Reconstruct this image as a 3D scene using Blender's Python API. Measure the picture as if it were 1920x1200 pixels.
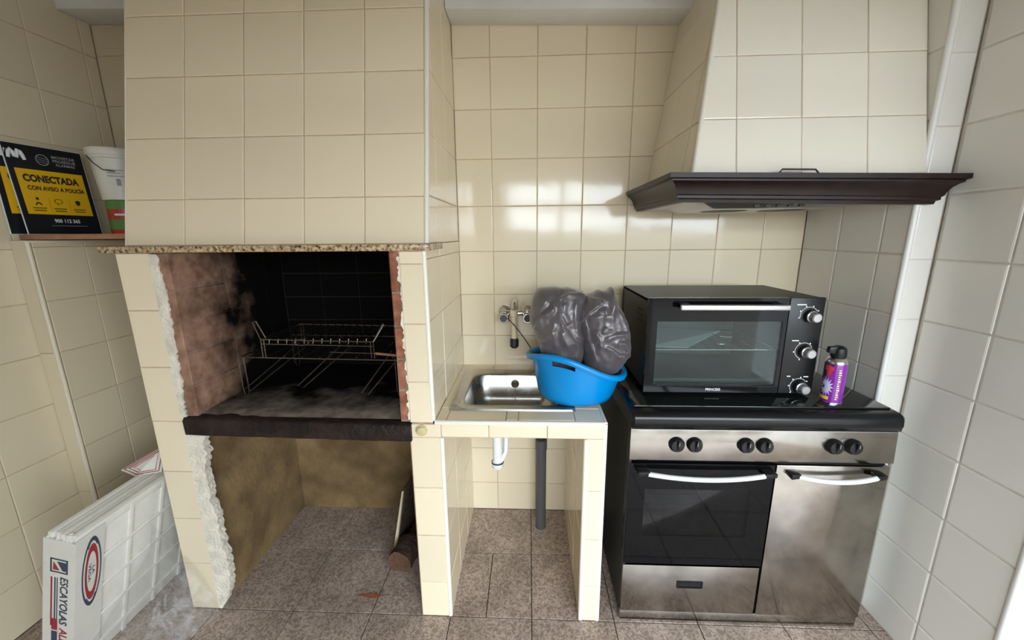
import bpy, bmesh, math, random
from mathutils import Vector, Matrix, noise

for o in list(bpy.data.objects): bpy.data.objects.remove(o)
SC = bpy.context.scene
COL = SC.collection
random.seed(7)

# ------------------------------------------------------------------ camera
cam_d = bpy.data.cameras.new('camera')
cam = bpy.data.objects.new('camera', cam_d); COL.objects.link(cam)
cam_d.sensor_fit = 'HORIZONTAL'; cam_d.sensor_width = 36.0
cam_d.lens = 732.0 / 1920.0 * 36.0
cam_d.clip_start = 0.02
cam.matrix_world = Matrix(((0.99904583, 0.0, 0.04367413, 0.0),
                           (0.04268074, 0.21206995, -0.97632202, 0.0),
                           (-0.00926197, 0.97725449, 0.2118676, 1.4),
                           (0, 0, 0, 1)))
SC.camera = cam

# ------------------------------------------------------------------ world / exposure
W = bpy.data.worlds.new('overcast_sky'); SC.world = W; W.use_nodes = True
bg = W.node_tree.nodes['Background']
bg.inputs[0].default_value = (0.85, 0.96, 1.06, 1); bg.inputs[1].default_value = 15.2
po_d = bpy.data.lights.new('yard_opening', 'AREA'); po_d.shape = 'RECTANGLE'; po_d.size = 2.6; po_d.size_y = 1.98; po_d.cycles.is_portal = True
po = bpy.data.objects.new('yard_opening', po_d); COL.objects.link(po); po.location = (1.0, -1.25, .99); po.rotation_euler = (math.radians(90), 0, 0)
SC.view_settings.view_transform = 'Standard'
try: SC.view_settings.look = 'None'
except Exception: pass
SC.view_settings.gamma = 1.0
SC.view_settings.use_curve_mapping = False
SC.view_settings.exposure = 0.0

# ------------------------------------------------------------------ materials
def new_mat(name):
    m = bpy.data.materials.new(name); m.use_nodes = True
    nt = m.node_tree; b = nt.nodes['Principled BSDF']
    return m, nt, b
def mat(name, c, rough=0.5, metal=0.0, spec=0.5, coat=0.0, bump=0.0, bscale=60.0, var=0.0, vscale=8.0, c2=None, sheen=0.0):
    m, nt, b = new_mat(name)
    b.inputs['Base Color'].default_value = (*c, 1); b.inputs['Roughness'].default_value = rough
    b.inputs['Metallic'].default_value = metal; b.inputs['Specular IOR Level'].default_value = spec
    b.inputs['Coat Weight'].default_value = coat; b.inputs['Coat Roughness'].default_value = 0.08
    if sheen: b.inputs['Sheen Weight'].default_value = sheen
    if var or c2 or bump:
        g = nt.nodes.new('ShaderNodeNewGeometry')
        n = nt.nodes.new('ShaderNodeTexNoise'); n.inputs['Scale'].default_value = vscale; n.inputs['Detail'].default_value = 5
        nt.links.new(g.outputs['Position'], n.inputs['Vector'])
        if var or c2:
            r = nt.nodes.new('ShaderNodeValToRGB')
            a = tuple(x*(1-var) for x in c); d = c2 if c2 else tuple(min(1, x*(1+var)) for x in c)
            r.color_ramp.elements[0].color = (*a, 1); r.color_ramp.elements[1].color = (*d, 1)
            r.color_ramp.elements[0].position = 0.35; r.color_ramp.elements[1].position = 0.68
            nt.links.new(n.outputs['Fac'], r.inputs[0]); nt.links.new(r.outputs[0], b.inputs['Base Color'])
        if bump:
            n2 = nt.nodes.new('ShaderNodeTexNoise'); n2.inputs['Scale'].default_value = bscale; n2.inputs['Detail'].default_value = 4
            nt.links.new(g.outputs['Position'], n2.inputs['Vector'])
            bp = nt.nodes.new('ShaderNodeBump'); bp.inputs['Strength'].default_value = bump; bp.inputs['Distance'].default_value = 0.01
            nt.links.new(n2.outputs['Fac'], bp.inputs['Height']); nt.links.new(bp.outputs[0], b.inputs['Normal'])
    return m

def tile_mat(name, c, rough):
    m, nt, b = new_mat(name)
    oi = nt.nodes.new('ShaderNodeObjectInfo')
    hsv = nt.nodes.new('ShaderNodeHueSaturation'); hsv.inputs['Color'].default_value = (*c, 1)
    mr = nt.nodes.new('ShaderNodeMapRange'); mr.inputs['To Min'].default_value = 0.955; mr.inputs['To Max'].default_value = 1.03
    nt.links.new(oi.outputs['Random'], mr.inputs['Value']); nt.links.new(mr.outputs[0], hsv.inputs['Value'])
    nt.links.new(hsv.outputs[0], b.inputs['Base Color'])
    b.inputs['Roughness'].default_value = rough; b.inputs['Specular IOR Level'].default_value = 0.45
    g = nt.nodes.new('ShaderNodeNewGeometry'); n = nt.nodes.new('ShaderNodeTexNoise'); n.inputs['Scale'].default_value = 16; n.inputs['Detail'].default_value = 1
    nt.links.new(g.outputs['Position'], n.inputs['Vector'])
    bp = nt.nodes.new('ShaderNodeBump'); bp.inputs['Strength'].default_value = 0.03; bp.inputs['Distance'].default_value = 0.01
    nt.links.new(n.outputs['Fac'], bp.inputs['Height']); nt.links.new(bp.outputs[0], b.inputs['Normal'])
    return m

def floor_mat():
    m, nt, b = new_mat('terrazzo_tile')
    g = nt.nodes.new('ShaderNodeNewGeometry')
    n = nt.nodes.new('ShaderNodeTexNoise'); n.inputs['Scale'].default_value = 58; n.inputs['Detail'].default_value = 2.5; n.inputs['Distortion'].default_value = .9
    nt.links.new(g.outputs['Position'], n.inputs['Vector'])
    a = nt.nodes.new('ShaderNodeMath'); a.operation = 'SUBTRACT'; a.inputs[1].default_value = 0.5; nt.links.new(n.outputs['Fac'], a.inputs[0])
    ab = nt.nodes.new('ShaderNodeMath'); ab.operation = 'ABSOLUTE'; nt.links.new(a.outputs[0], ab.inputs[0])
    r = nt.nodes.new('ShaderNodeValToRGB')
    e = r.color_ramp.elements; e[0].position = 0.0; e[0].color = (0.54, 0.44, 0.37, 1); e[1].position = 0.10; e[1].color = (0.275, 0.21, 0.17, 1)
    nt.links.new(ab.outputs[0], r.inputs[0])
    n2 = nt.nodes.new('ShaderNodeTexNoise'); n2.inputs['Scale'].default_value = 6; n2.inputs['Detail'].default_value = 6
    nt.links.new(g.outputs['Position'], n2.inputs['Vector'])
    r2 = nt.nodes.new('ShaderNodeValToRGB'); r2.color_ramp.elements[0].position = .3; r2.color_ramp.elements[0].color = (.72, .70, .68, 1); r2.color_ramp.elements[1].position = .75; r2.color_ramp.elements[1].color = (1.12, 1.1, 1.1, 1)
    nt.links.new(n2.outputs['Fac'], r2.inputs[0])
    mx = nt.nodes.new('ShaderNodeMix'); mx.data_type = 'RGBA'; mx.blend_type = 'MULTIPLY'; mx.inputs[0].default_value = 1
    nt.links.new(r.outputs[0], mx.inputs[6]); nt.links.new(r2.outputs[0], mx.inputs[7])
    nt.links.new(mx.outputs[2], b.inputs['Base Color']); b.inputs['Roughness'].default_value = 0.42
    return m

def brick_mat(name, c, soot0, soot1):
    """red firebrick with soot that darkens towards the back of the firebox"""
    m, nt, b = new_mat(name)
    g = nt.nodes.new('ShaderNodeNewGeometry')
    n = nt.nodes.new('ShaderNodeTexNoise'); n.inputs['Scale'].default_value = 9; n.inputs['Detail'].default_value = 6
    nt.links.new(g.outputs['Position'], n.inputs['Vector'])
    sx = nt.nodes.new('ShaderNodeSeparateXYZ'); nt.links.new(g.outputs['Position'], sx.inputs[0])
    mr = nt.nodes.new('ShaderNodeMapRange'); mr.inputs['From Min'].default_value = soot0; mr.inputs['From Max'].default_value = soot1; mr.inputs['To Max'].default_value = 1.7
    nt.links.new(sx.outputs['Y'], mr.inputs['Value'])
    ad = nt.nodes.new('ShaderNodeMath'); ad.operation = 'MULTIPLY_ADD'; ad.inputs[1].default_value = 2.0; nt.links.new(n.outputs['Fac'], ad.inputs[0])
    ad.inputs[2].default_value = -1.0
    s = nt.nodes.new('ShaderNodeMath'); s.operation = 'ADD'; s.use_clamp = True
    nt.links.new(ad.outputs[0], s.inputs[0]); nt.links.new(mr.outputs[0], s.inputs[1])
    n2 = nt.nodes.new('ShaderNodeTexNoise'); n2.inputs['Scale'].default_value = 26; n2.inputs['Detail'].default_value = 4
    nt.links.new(g.outputs['Position'], n2.inputs['Vector'])
    r = nt.nodes.new('ShaderNodeValToRGB'); r.color_ramp.elements[0].color = (*[x*.75 for x in c], 1); r.color_ramp.elements[1].color = (*[min(1, x*1.3+.03) for x in c], 1)
    r.color_ramp.elements[0].position = .35; r.color_ramp.elements[1].position = .7
    nt.links.new(n2.outputs['Fac'], r.inputs[0])
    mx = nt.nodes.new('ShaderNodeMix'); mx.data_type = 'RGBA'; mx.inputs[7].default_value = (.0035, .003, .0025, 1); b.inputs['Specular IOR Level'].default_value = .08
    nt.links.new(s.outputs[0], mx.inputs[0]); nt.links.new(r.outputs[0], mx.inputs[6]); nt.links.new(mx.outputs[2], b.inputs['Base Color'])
    b.inputs['Roughness'].default_value = .85
    bp = nt.nodes.new('ShaderNodeBump'); bp.inputs['Strength'].default_value = .4; bp.inputs['Distance'].default_value = .005
    nt.links.new(n2.outputs['Fac'], bp.inputs['Height']); nt.links.new(bp.outputs[0], b.inputs['Normal'])
    return m

def glass_mat(name, tint, clear, rough=0.02):
    m, nt, b = new_mat(name); nt.nodes.remove(b)
    out = nt.nodes['Material Output']
    t = nt.nodes.new('ShaderNodeBsdfTransparent'); t.inputs[0].default_value = (*tint, 1)
    gl = nt.nodes.new('ShaderNodeBsdfGlossy'); gl.inputs['Roughness'].default_value = rough
    fr = nt.nodes.new('ShaderNodeFresnel'); fr.inputs['IOR'].default_value = 1.5
    ad = nt.nodes.new('ShaderNodeMath'); ad.operation = 'ADD'; ad.inputs[1].default_value = clear; nt.links.new(fr.outputs[0], ad.inputs[0])
    mx = nt.nodes.new('ShaderNodeMixShader'); nt.links.new(ad.outputs[0], mx.inputs[0])
    nt.links.new(t.outputs[0], mx.inputs[1]); nt.links.new(gl.outputs[0], mx.inputs[2]); nt.links.new(mx.outputs[0], out.inputs[0])
    return m

def film_mat():
    m, nt, b = new_mat('clear_plastic_film'); nt.nodes.remove(b)
    out = nt.nodes['Material Output']
    t = nt.nodes.new('ShaderNodeBsdfTransparent'); t.inputs[0].default_value = (.96, .96, .95, 1)
    gl = nt.nodes.new('ShaderNodeBsdfGlossy'); gl.inputs['Roughness'].default_value = .42
    d = nt.nodes.new('ShaderNodeBsdfTranslucent'); d.inputs[0].default_value = (.8, .8, .78, 1)
    d2 = nt.nodes.new('ShaderNodeBsdfDiffuse'); d2.inputs[0].default_value = (.75, .75, .72, 1)
    g = nt.nodes.new('ShaderNodeNewGeometry'); n = nt.nodes.new('ShaderNodeTexNoise'); n.inputs['Scale'].default_value = 14; n.inputs['Detail'].default_value = 6
    n.inputs['Distortion'].default_value = 1.5
    nt.links.new(g.outputs['Position'], n.inputs['Vector'])
    mr = nt.nodes.new('ShaderNodeMapRange'); mr.inputs['From Min'].default_value = .4; mr.inputs['From Max'].default_value = .75; mr.inputs['To Min'].default_value = .08; mr.inputs['To Max'].default_value = .26
    nt.links.new(n.outputs['Fac'], mr.inputs['Value'])
    m0 = nt.nodes.new('ShaderNodeMixShader'); m0.inputs[0].default_value = .6; nt.links.new(d.outputs[0], m0.inputs[1]); nt.links.new(d2.outputs[0], m0.inputs[2])
    m1 = nt.nodes.new('ShaderNodeMixShader'); nt.links.new(mr.outputs[0], m1.inputs[0]); nt.links.new(t.outputs[0], m1.inputs[1]); nt.links.new(m0.outputs[0], m1.inputs[2])
    m2 = nt.nodes.new('ShaderNodeMixShader'); m2.inputs[0].default_value = .035; nt.links.new(m1.outputs[0], m2.inputs[1]); nt.links.new(gl.outputs[0], m2.inputs[2])
    nt.links.new(m2.outputs[0], out.inputs[0])
    return m

def granite_mat():
    m, nt, b = new_mat('granite')
    g = nt.nodes.new('ShaderNodeNewGeometry')
    v = nt.nodes.new('ShaderNodeTexNoise'); v.inputs['Scale'].default_value = 95; v.inputs['Detail'].default_value = 3; nt.links.new(g.outputs['Position'], v.inputs['Vector'])
    r = nt.nodes.new('ShaderNodeValToRGB'); e = r.color_ramp.elements
    e[0].position = .34; e[0].color = (.035, .022, .012, 1); e[1].position = .46; e[1].color = (.34, .22, .11, 1)
    k = e.new(.56); k.color = (.50, .36, .20, 1); k = e.new(.68); k.color = (.62, .52, .38, 1)
    nt.links.new(v.outputs['Fac'], r.inputs[0]); nt.links.new(r.outputs[0], b.inputs['Base Color']); b.inputs['Roughness'].default_value = .25
    return m

def steel_mat(name, c, rough, aniso_axis='X', stain=True):
    m, nt, b = new_mat(name)
    b.inputs['Metallic'].default_value = 1.0; b.inputs['Base Color'].default_value = (*c, 1)
    g = nt.nodes.new('ShaderNodeNewGeometry')
    n = nt.nodes.new('ShaderNodeTexNoise'); n.inputs['Scale'].default_value = 7; n.inputs['Detail'].default_value = 7; nt.links.new(g.outputs['Position'], n.inputs['Vector'])
    mr = nt.nodes.new('ShaderNodeMapRange'); mr.inputs['From Min'].default_value = .35; mr.inputs['From Max'].default_value = .7
    mr.inputs['To Min'].default_value = rough*.75; mr.inputs['To Max'].default_value = rough*1.5
    nt.links.new(n.outputs['Fac'], mr.inputs['Value']); nt.links.new(mr.outputs[0], b.inputs['Roughness'])
    if stain:
        r = nt.nodes.new('ShaderNodeValToRGB'); r.color_ramp.elements[0].position = .35; r.color_ramp.elements[1].position = .7
        r.color_ramp.elements[0].color = (*[x*.66 for x in c], 1); r.color_ramp.elements[1].color = (*[min(1, x*1.08) for x in c], 1)
        nt.links.new(n.outputs['Fac'], r.inputs[0]); nt.links.new(r.outputs[0], b.inputs['Base Color'])
    return m

CREAM = (0.81, 0.70, 0.505)
M = dict(
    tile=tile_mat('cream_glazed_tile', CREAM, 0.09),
    tile_r=tile_mat('cool_lit_tile', (0.82, 0.80, 0.735), 0.16),  # cream tile copy with the right side's cool daylight put into the colour
    grout=mat('grout', (0.50, 0.37, 0.26), .9, var=.15, vscale=30),
    grout_r=mat('pale_grout', (0.66, 0.62, 0.54), .9, var=.1, vscale=30),
    trim=mat('white_edge_trim', (.82, .77, .66), .3),
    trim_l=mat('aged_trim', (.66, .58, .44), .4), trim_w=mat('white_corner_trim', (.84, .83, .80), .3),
    white=mat('white_paint', (.78, .78, .76), .6, var=.04, vscale=5),
    plaster=mat('rough_white_plaster', (.74, .68, .57), .9, bump=.6, bscale=90, var=.12, vscale=25),
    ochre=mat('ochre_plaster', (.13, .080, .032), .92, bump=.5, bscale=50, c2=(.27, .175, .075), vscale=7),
    ceil=mat('ceiling_paint', (.36, .31, .23), .8), warmwall=mat('ochre_painted_wall', (.34, .25, .15), .8), tile_h=tile_mat('lit_ivory_tile', (.83, .785, .67), .13), tile_l=tile_mat('shaded_yellowish_tile', (.66, .57, .40), .2), yard=mat('weathered_render', (.15, .13, .11), .8, var=.1, vscale=3), floor=floor_mat(), fgrout=mat('dark_floor_joint', (.10, .08, .07), .9),  # tile_h, tile_l: cream tile with canopy light, left-wall dimness put into the colour
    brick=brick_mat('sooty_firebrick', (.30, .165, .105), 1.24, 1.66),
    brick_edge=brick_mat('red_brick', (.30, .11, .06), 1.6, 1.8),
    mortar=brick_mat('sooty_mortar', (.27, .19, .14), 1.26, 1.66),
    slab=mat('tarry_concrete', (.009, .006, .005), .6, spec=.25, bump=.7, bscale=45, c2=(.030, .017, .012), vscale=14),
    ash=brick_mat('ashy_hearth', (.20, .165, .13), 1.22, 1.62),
    soot=mat('soot', (.008, .007, .006), .95),
    granite=granite_mat(),
    steel=steel_mat('cooker_steel', (.44, .41, .37), .16),
    sink=steel_mat('sink_steel', (.60, .57, .52), .30),
    chrome=mat('chrome', (.65, .65, .65), .12, metal=1),
    wire=mat('grill_wire', (.30, .26, .22), .35, metal=1),
    black=mat('black_enamel', (.007, .007, .008), .22, spec=.35),
    blackm=mat('matt_black', (.010, .010, .010), .42, spec=.35),
    blackp=mat('black_plastic', (.008, .008, .008), .35, spec=.35),
    glassb=mat('black_glass', (.003, .003, .0035), .06, spec=.22),
    lid=mat('glass_lid', (.008, .010, .009), .06, spec=.5),
    silver=mat('silver_bar', (.58, .58, .58), .3, metal=.9),
    pale=mat('white_handle', (.66, .68, .68), .35),
    ovenglass=glass_mat('oven_glass', (.70, .76, .74), -.015, .03),
    cookglass=glass_mat('dark_oven_glass', (.42, .42, .43), -.02, .03),
    cavity=mat('oven_cavity', (.20, .21, .21), .4, metal=.3),
    wood=mat('dark_wood', (.016, .007, .005), .4, spec=.35, var=.3, vscale=20),
    shelf=mat('varnished_board', (.36, .18, .095), .5, var=.15, vscale=25),
    hoodm=mat('hood_metal', (.42, .42, .41), .3, metal=.9), hooddark=mat('vent_dark', (.03, .03, .03), .5),
    blue=mat('blue_plastic', (.0, .245, .62), .28, spec=.5),
    cloth=mat('grey_satin', (.082, .069, .073), .34, spec=.95, sheen=.15),
    pvc=mat('white_pvc', (.78, .78, .77), .35), pipe=mat('grey_pvc', (.085, .088, .095), .5),
    ivory=mat('aged_ivory_plastic', (.74, .62, .42), .4), rubber=mat('black_rubber', (.015, .015, .016), .5),
    knobi=mat('ivory_knob', (.58, .50, .27), .35),
    board=mat('sign_black', (.008, .010, .014), .3), yellow=mat('sign_yellow', (.72, .42, .008), .35), paperw=mat('white_print', (.75, .75, .75), .5),
    printk=mat('black_print', (.02, .018, .015), .5),
    bucket=mat('white_bucket', (.70, .68, .60), .4), green=mat('green_label', (.10, .24, .06), .4), red=mat('red_label', (.42, .035, .02), .4),
    carton=mat('white_carton', (.62, .595, .53), .7, var=.04, vscale=12), gyps=mat('plaster_sheet', (.68, .655, .585), .75, var=.03, vscale=20),
    pred=mat('red_print', (.30, .02, .03), .6), pnavy=mat('navy_print', (.03, .05, .08), .6), pgrey=mat('grey_print', (.33, .32, .31), .6),
    film=film_mat(),
    purple=mat('purple_can', (.20, .015, .30), .22, coat=.4), navy=mat('navy_can', (.012, .03, .075), .25), lilac=mat('lilac_burst', (.55, .55, .80), .3),
    canred=mat('red_can', (.60, .04, .06), .3), canyel=mat('yellow_can', (.80, .60, .06), .3), alu=mat('aluminium', (.75, .75, .76), .2, metal=1),
    bark=mat('bark', (.055, .032, .018), .9, bump=.9, bscale=60, var=.4, vscale=30), logend=mat('cut_wood', (.12, .06, .033), .8, var=.25, vscale=60),
    rust=mat('rust_stain', (.30, .10, .04), .7, var=.3, vscale=60),
    foil=mat('foil_sheet', (.75, .80, .80), .35, metal=.2),
    sticker=mat('worn_sticker', (.80, .80, .70), .5),
)

# ------------------------------------------------------------------ object helpers
WM = {}
def link(name, data, parent, mw):
    o = bpy.data.objects.new(name, data); COL.objects.link(o)
    o.parent = parent
    o.matrix_local = (WM[parent].inverted() @ mw) if parent else mw
    WM[o] = mw
    return o
def tag(o, label=None, cat=None, group=None, kind=None):
    if label: o['label'] = label
    if cat: o['category'] = cat
    if group: o['group'] = group
    if kind: o['kind'] = kind
    return o
def thing(name, loc, label, cat, group=None):
    o = link(name, None, None, Matrix.Translation(loc)); o.empty_display_size = .05
    return tag(o, label, cat, group)
def struct_empty(name, loc=(0, 0, 0)):
    o = link(name, None, None, Matrix.Translation(loc)); o.empty_display_size = .05
    o['kind'] = 'structure'; return o

class MB:
    def __init__(s): s.v = []; s.f = []
    def add(s, vs, fs):
        k = len(s.v); s.v += [Vector(p) for p in vs]; s.f += [tuple(i+k for i in f) for f in fs]; return s
    def box(s, x0, x1, y0, y1, z0, z1):
        return s.add([(x0,y0,z0),(x1,y0,z0),(x1,y1,z0),(x0,y1,z0),(x0,y0,z1),(x1,y0,z1),(x1,y1,z1),(x0,y1,z1)],
                     [(3,2,1,0),(4,5,6,7),(0,1,5,4),(1,2,6,5),(2,3,7,6),(3,0,4,7)])
    def hexa(s, p):  # 8 points, bottom ring then top ring
        return s.add(p, [(3,2,1,0),(4,5,6,7),(0,1,5,4),(1,2,6,5),(2,3,7,6),(3,0,4,7)])
    def prism(s, poly, d):
        n = len(poly); d = Vector(d); a = [Vector(p) for p in poly]
        return s.add(a + [p+d for p in a], [tuple(range(n-1, -1, -1)), tuple(range(n, 2*n))] + [(i, (i+1) % n, n+(i+1) % n, n+i) for i in range(n)])
    def tube(s, path, r, n=8, closed=False, caps=True):
        P = [Vector(p) for p in path]; m = len(P); rings = []; up = None
        for i, p in enumerate(P):
            a = P[(i-1) % m] if (closed or i > 0) else p; b = P[(i+1) % m] if (closed or i < m-1) else p
            t = (b-a).normalized()
            if up is None:
                up = Vector((0,0,1)) if abs(t.z) < .9 else Vector((1,0,0))
            u = (up - t*up.dot(t))
            if u.length < 1e-5: u = t.orthogonal()
            u.normalize(); w = t.cross(u); up = u
            rr = r[i] if isinstance(r, (list, tuple)) else r
            rings.append([p + (u*math.cos(2*math.pi*k/n) + w*math.sin(2*math.pi*k/n))*rr for k in range(n)])
        vs = [q for g in rings for q in g]; fs = []
        for i in range(m if closed else m-1):
            j = (i+1) % m
            for k in range(n): fs.append((i*n+k, i*n+(k+1) % n, j*n+(k+1) % n, j*n+k))
        if not closed and caps: fs += [tuple(range(n-1, -1, -1)), tuple((m-1)*n+k for k in range(n))]
        return s.add(vs, fs)
    def lathe(s, prof, c, axis=(0,0,1), n=32, caps=True):
        ax = Vector(axis).normalized(); u = ax.orthogonal().normalized(); w = ax.cross(u); c = Vector(c)
        vs = []; fs = []; m = len(prof)
        for (r, h) in prof:
            for k in range(n):
                a = 2*math.pi*k/n; vs.append(c + ax*h + (u*math.cos(a)+w*math.sin(a))*r)
        for i in range(m-1):
            for k in range(n): fs.append((i*n+k, i*n+(k+1) % n, (i+1)*n+(k+1) % n, (i+1)*n+k))
        if caps: fs += [tuple(range(n-1, -1, -1)), tuple((m-1)*n+k for k in range(n))]
        return s.add(vs, fs)
    def build(s, name, m, parent=None, bevel=0, seg=2, smooth=False, angle=40, keep=False):
        lo = [min(p[i] for p in s.v) for i in range(3)]; hi = [max(p[i] for p in s.v) for i in range(3)]
        c = Vector(((lo[0]+hi[0])/2, (lo[1]+hi[1])/2, lo[2]))
        me = bpy.data.meshes.new(name); me.from_pydata([p-c for p in s.v], [], s.f); me.update()
        bm = bmesh.new(); bm.from_mesh(me)
        bmesh.ops.recalc_face_normals(bm, faces=bm.faces)
        if bevel:
            ed = [e for e in bm.edges if len(e.link_faces) == 2 and e.calc_face_angle(0) > math.radians(25)]
            bmesh.ops.bevel(bm, geom=ed, offset=bevel, segments=seg, affect='EDGES', profile=.5, clamp_overlap=True)
        bm.to_mesh(me); bm.free()
        if smooth or bevel:
            me.polygons.foreach_set('use_smooth', [True]*len(me.polygons)); me.set_sharp_from_angle(angle=math.radians(angle))
        me.materials.append(M[m] if isinstance(m, str) else m)
        return link(name, me, parent, Matrix.Translation(c))

def boxo(name, m, parent, x0, x1, y0, y1, z0, z1, bevel=0, **k): return MB().box(x0,x1,y0,y1,z0,z1).build(name, m, parent, bevel=bevel, **k)

# --- tiling: each tile one object with chamfered edge -----------------------------------------
def clip_poly(poly, a, b, c):   # keep a*x+b*y<=c
    out = []
    for i in range(len(poly)):
        p, q = poly[i], poly[(i+1) % len(poly)]
        dp, dq = a*p[0]+b*p[1]-c, a*q[0]+b*q[1]-c
        if dp <= 0: out.append(p)
        if dp*dq < 0:
            t = dp/(dp-dq); out.append((p[0]+(q[0]-p[0])*t, p[1]+(q[1]-p[1])*t))
    return out
def area(poly): return .5*sum(poly[i][0]*poly[(i+1) % len(poly)][1]-poly[(i+1) % len(poly)][0]*poly[i][1] for i in range(len(poly)))
def dedupe(poly):
    out = []
    for p in poly:
        if not out or math.hypot(p[0]-out[-1][0], p[1]-out[-1][1]) > 1e-4: out.append(p)
    while len(out) > 1 and math.hypot(out[0][0]-out[-1][0], out[0][1]-out[-1][1]) < 1e-4: out.pop()
    return out
def inset(poly, d):
    r = list(poly)
    for i in range(len(poly)):
        p, q = poly[i], poly[(i+1) % len(poly)]
        ex, ey = q[0]-p[0], q[1]-p[1]; L = math.hypot(ex, ey)
        if L < 1e-6: continue
        nx, ny = ey/L, -ex/L
        r = clip_poly(r, nx, ny, nx*p[0]+ny*p[1]-d)
        if len(r) < 3: return []
    return dedupe(r)
TC = {}
def tile_mesh(poly, thick, cham, matl):
    key = (tuple((round(x, 4), round(y, 4)) for x, y in poly), thick, cham, matl)
    if key in TC: return TC[key]
    n = len(poly); vs = [(x, y, 0) for x, y in poly] + [(x, y, thick-cham*.7) for x, y in poly]
    rings = 2
    for ins, h in ((cham*.35, thick-cham*.2), (cham, thick)):
        p = inset(poly, ins)
        if len(p) != n: break
        # keep vertex order aligned
        k0 = min(range(n), key=lambda k: math.hypot(p[k][0]-poly[0][0], p[k][1]-poly[0][1]))
        p = p[k0:]+p[:k0]
        vs += [(x, y, h) for x, y in p]; rings += 1
    fs = []
    for r in range(rings-1):
        for k in range(n): fs.append((r*n+k, r*n+(k+1) % n, (r+1)*n+(k+1) % n, (r+1)*n+k))
    fs.append(tuple((rings-1)*n+k for k in range(n)))
    me = bpy.data.meshes.new('tile'); me.from_pydata(vs, [], fs); me.update(); me.materials.append(M[matl])
    TC[key] = me; return me
def tiles(parent, O, U, V, N, region, ucuts, vcuts, m='tile', gap=.0022, thick=.006, cham=.0028, name='tile', jitter=.0006):
    O, U, V, N = Vector(O), Vector(U).normalized(), Vector(V).normalized(), Vector(N).normalized()
    flip = U.cross(V).dot(N) < 0
    if area(region) < 0: region = region[::-1]
    gm = {'tile': 'grout', 'tile_h': 'grout', 'tile_l': 'grout', 'tile_r': 'grout_r', 'floor': None}[m]
    if gm:
        MB().add([O+U*p[0]+V*p[1]+N*(thick-.0022) for p in region], [tuple(range(len(region)))]).build('grout_bed', gm, parent)
    for i in range(len(ucuts)-1):
        for j in range(len(vcuts)-1):
            c = [(ucuts[i], vcuts[j]), (ucuts[i+1], vcuts[j]), (ucuts[i+1], vcuts[j+1]), (ucuts[i], vcuts[j+1])]
            for k in range(len(region)):
                p, q = region[k], region[(k+1) % len(region)]
                ex, ey = q[0]-p[0], q[1]-p[1]; L = math.hypot(ex, ey)
                nx, ny = ey/L, -ex/L
                c = clip_poly(c, nx, ny, nx*p[0]+ny*p[1])
                if len(c) < 3: break
            if len(c) < 3: continue
            c = dedupe(c)
            if len(c) < 3 or area(c) < 2e-4: continue
            c = inset(c, gap/2)
            if len(c) < 3 or area(c) < 1.5e-4: continue
            ux, uy = c[0]
            loc = [(x-ux, y-uy) for x, y in c]
            Uu = U
            if flip: loc = [(-x, y) for x, y in loc][::-1]; Uu = -U
            me = tile_mesh(loc, thick, cham, m)
            pos = O + U*ux + V*uy + N*random.uniform(-jitter, jitter)
            R = Matrix((Uu, V, N)).transposed().to_4x4()
            tl = .0045 if m != 'floor' else .001      # no tile sits perfectly flat
            link(name, me, parent, Matrix.Translation(pos) @ R @ Matrix.Rotation(random.uniform(-tl, tl), 4, 'X') @ Matrix.Rotation(random.uniform(-tl, tl), 4, 'Y'))
def rect(u0, u1, v0, v1): return [(u0, v0), (u1, v0), (u1, v1), (u0, v1)]
def cuts(lo, hi, ref, p):
    k = math.ceil((lo-ref)/p - 1e-6); out = [lo]
    while ref+k*p < hi-1e-4:
        if ref+k*p > lo+1e-4: out.append(ref+k*p)
        k += 1
    return out+[hi]
X_, Y_, Z_ = Vector((1,0,0)), Vector((0,1,0)), Vector((0,0,1))

def text(name, s, m, parent, origin, U, V, N, height, width=None, bold=0.0, lift=.0004, align='LEFT', shear=0.0):
    cu = bpy.data.curves.new(name, 'FONT'); cu.body = s; cu.size = 1; cu.extrude = 0.0; cu.offset = bold; cu.shear = shear; cu.resolution_u = 3
    tmp = bpy.data.objects.new('tmp', cu); COL.objects.link(tmp)
    dg = bpy.context.evaluated_depsgraph_get(); dg.update()
    me = bpy.data.meshes.new_from_object(tmp.evaluated_get(dg)); bpy.data.objects.remove(tmp)
    xs = [v.co.x for v in me.vertices]; ys = [v.co.y for v in me.vertices]
    x0, x1, y0, y1 = min(xs), max(xs), min(ys), max(ys)
    sy = height/(y1-y0); sx = (width/(x1-x0)) if width else sy
    offx = {'LEFT': 0, 'CENTER': -.5*(x1-x0)*sx}[align]
    for v in me.vertices: v.co = Vector(((v.co.x-x0)*sx+offx, (v.co.y-y0)*sy, 0))
    me.materials.clear(); me.materials.append(M[m])
    U, V, N = Vector(U).normalized(), Vector(V).normalized(), Vector(N).normalized()
    return link(name, me, parent, Matrix.Translation(Vector(origin)+N*lift) @ Matrix((U, V, N)).transposed().to_4x4())
def flat(name, m, parent, O, U, V, N, poly, lift=.0003):
    O, U, V, N = Vector(O), Vector(U).normalized(), Vector(V).normalized(), Vector(N).normalized()
    b = MB(); n = len(poly); b.add([O+U*x+V*y+N*lift for x, y in poly], [tuple(range(n))])
    o = b.build(name, m, parent)
    return o
def ringpoly(rx0, ry0, rx1, ry1, a0=0, a1=2*math.pi, n=40):
    return [[(rx0*math.cos(a0+(a1-a0)*k/n), ry0*math.sin(a0+(a1-a0)*k/n)), (rx1*math.cos(a0+(a1-a0)*k/n), ry1*math.sin(a0+(a1-a0)*k/n))] for k in range(n+1)]
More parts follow.
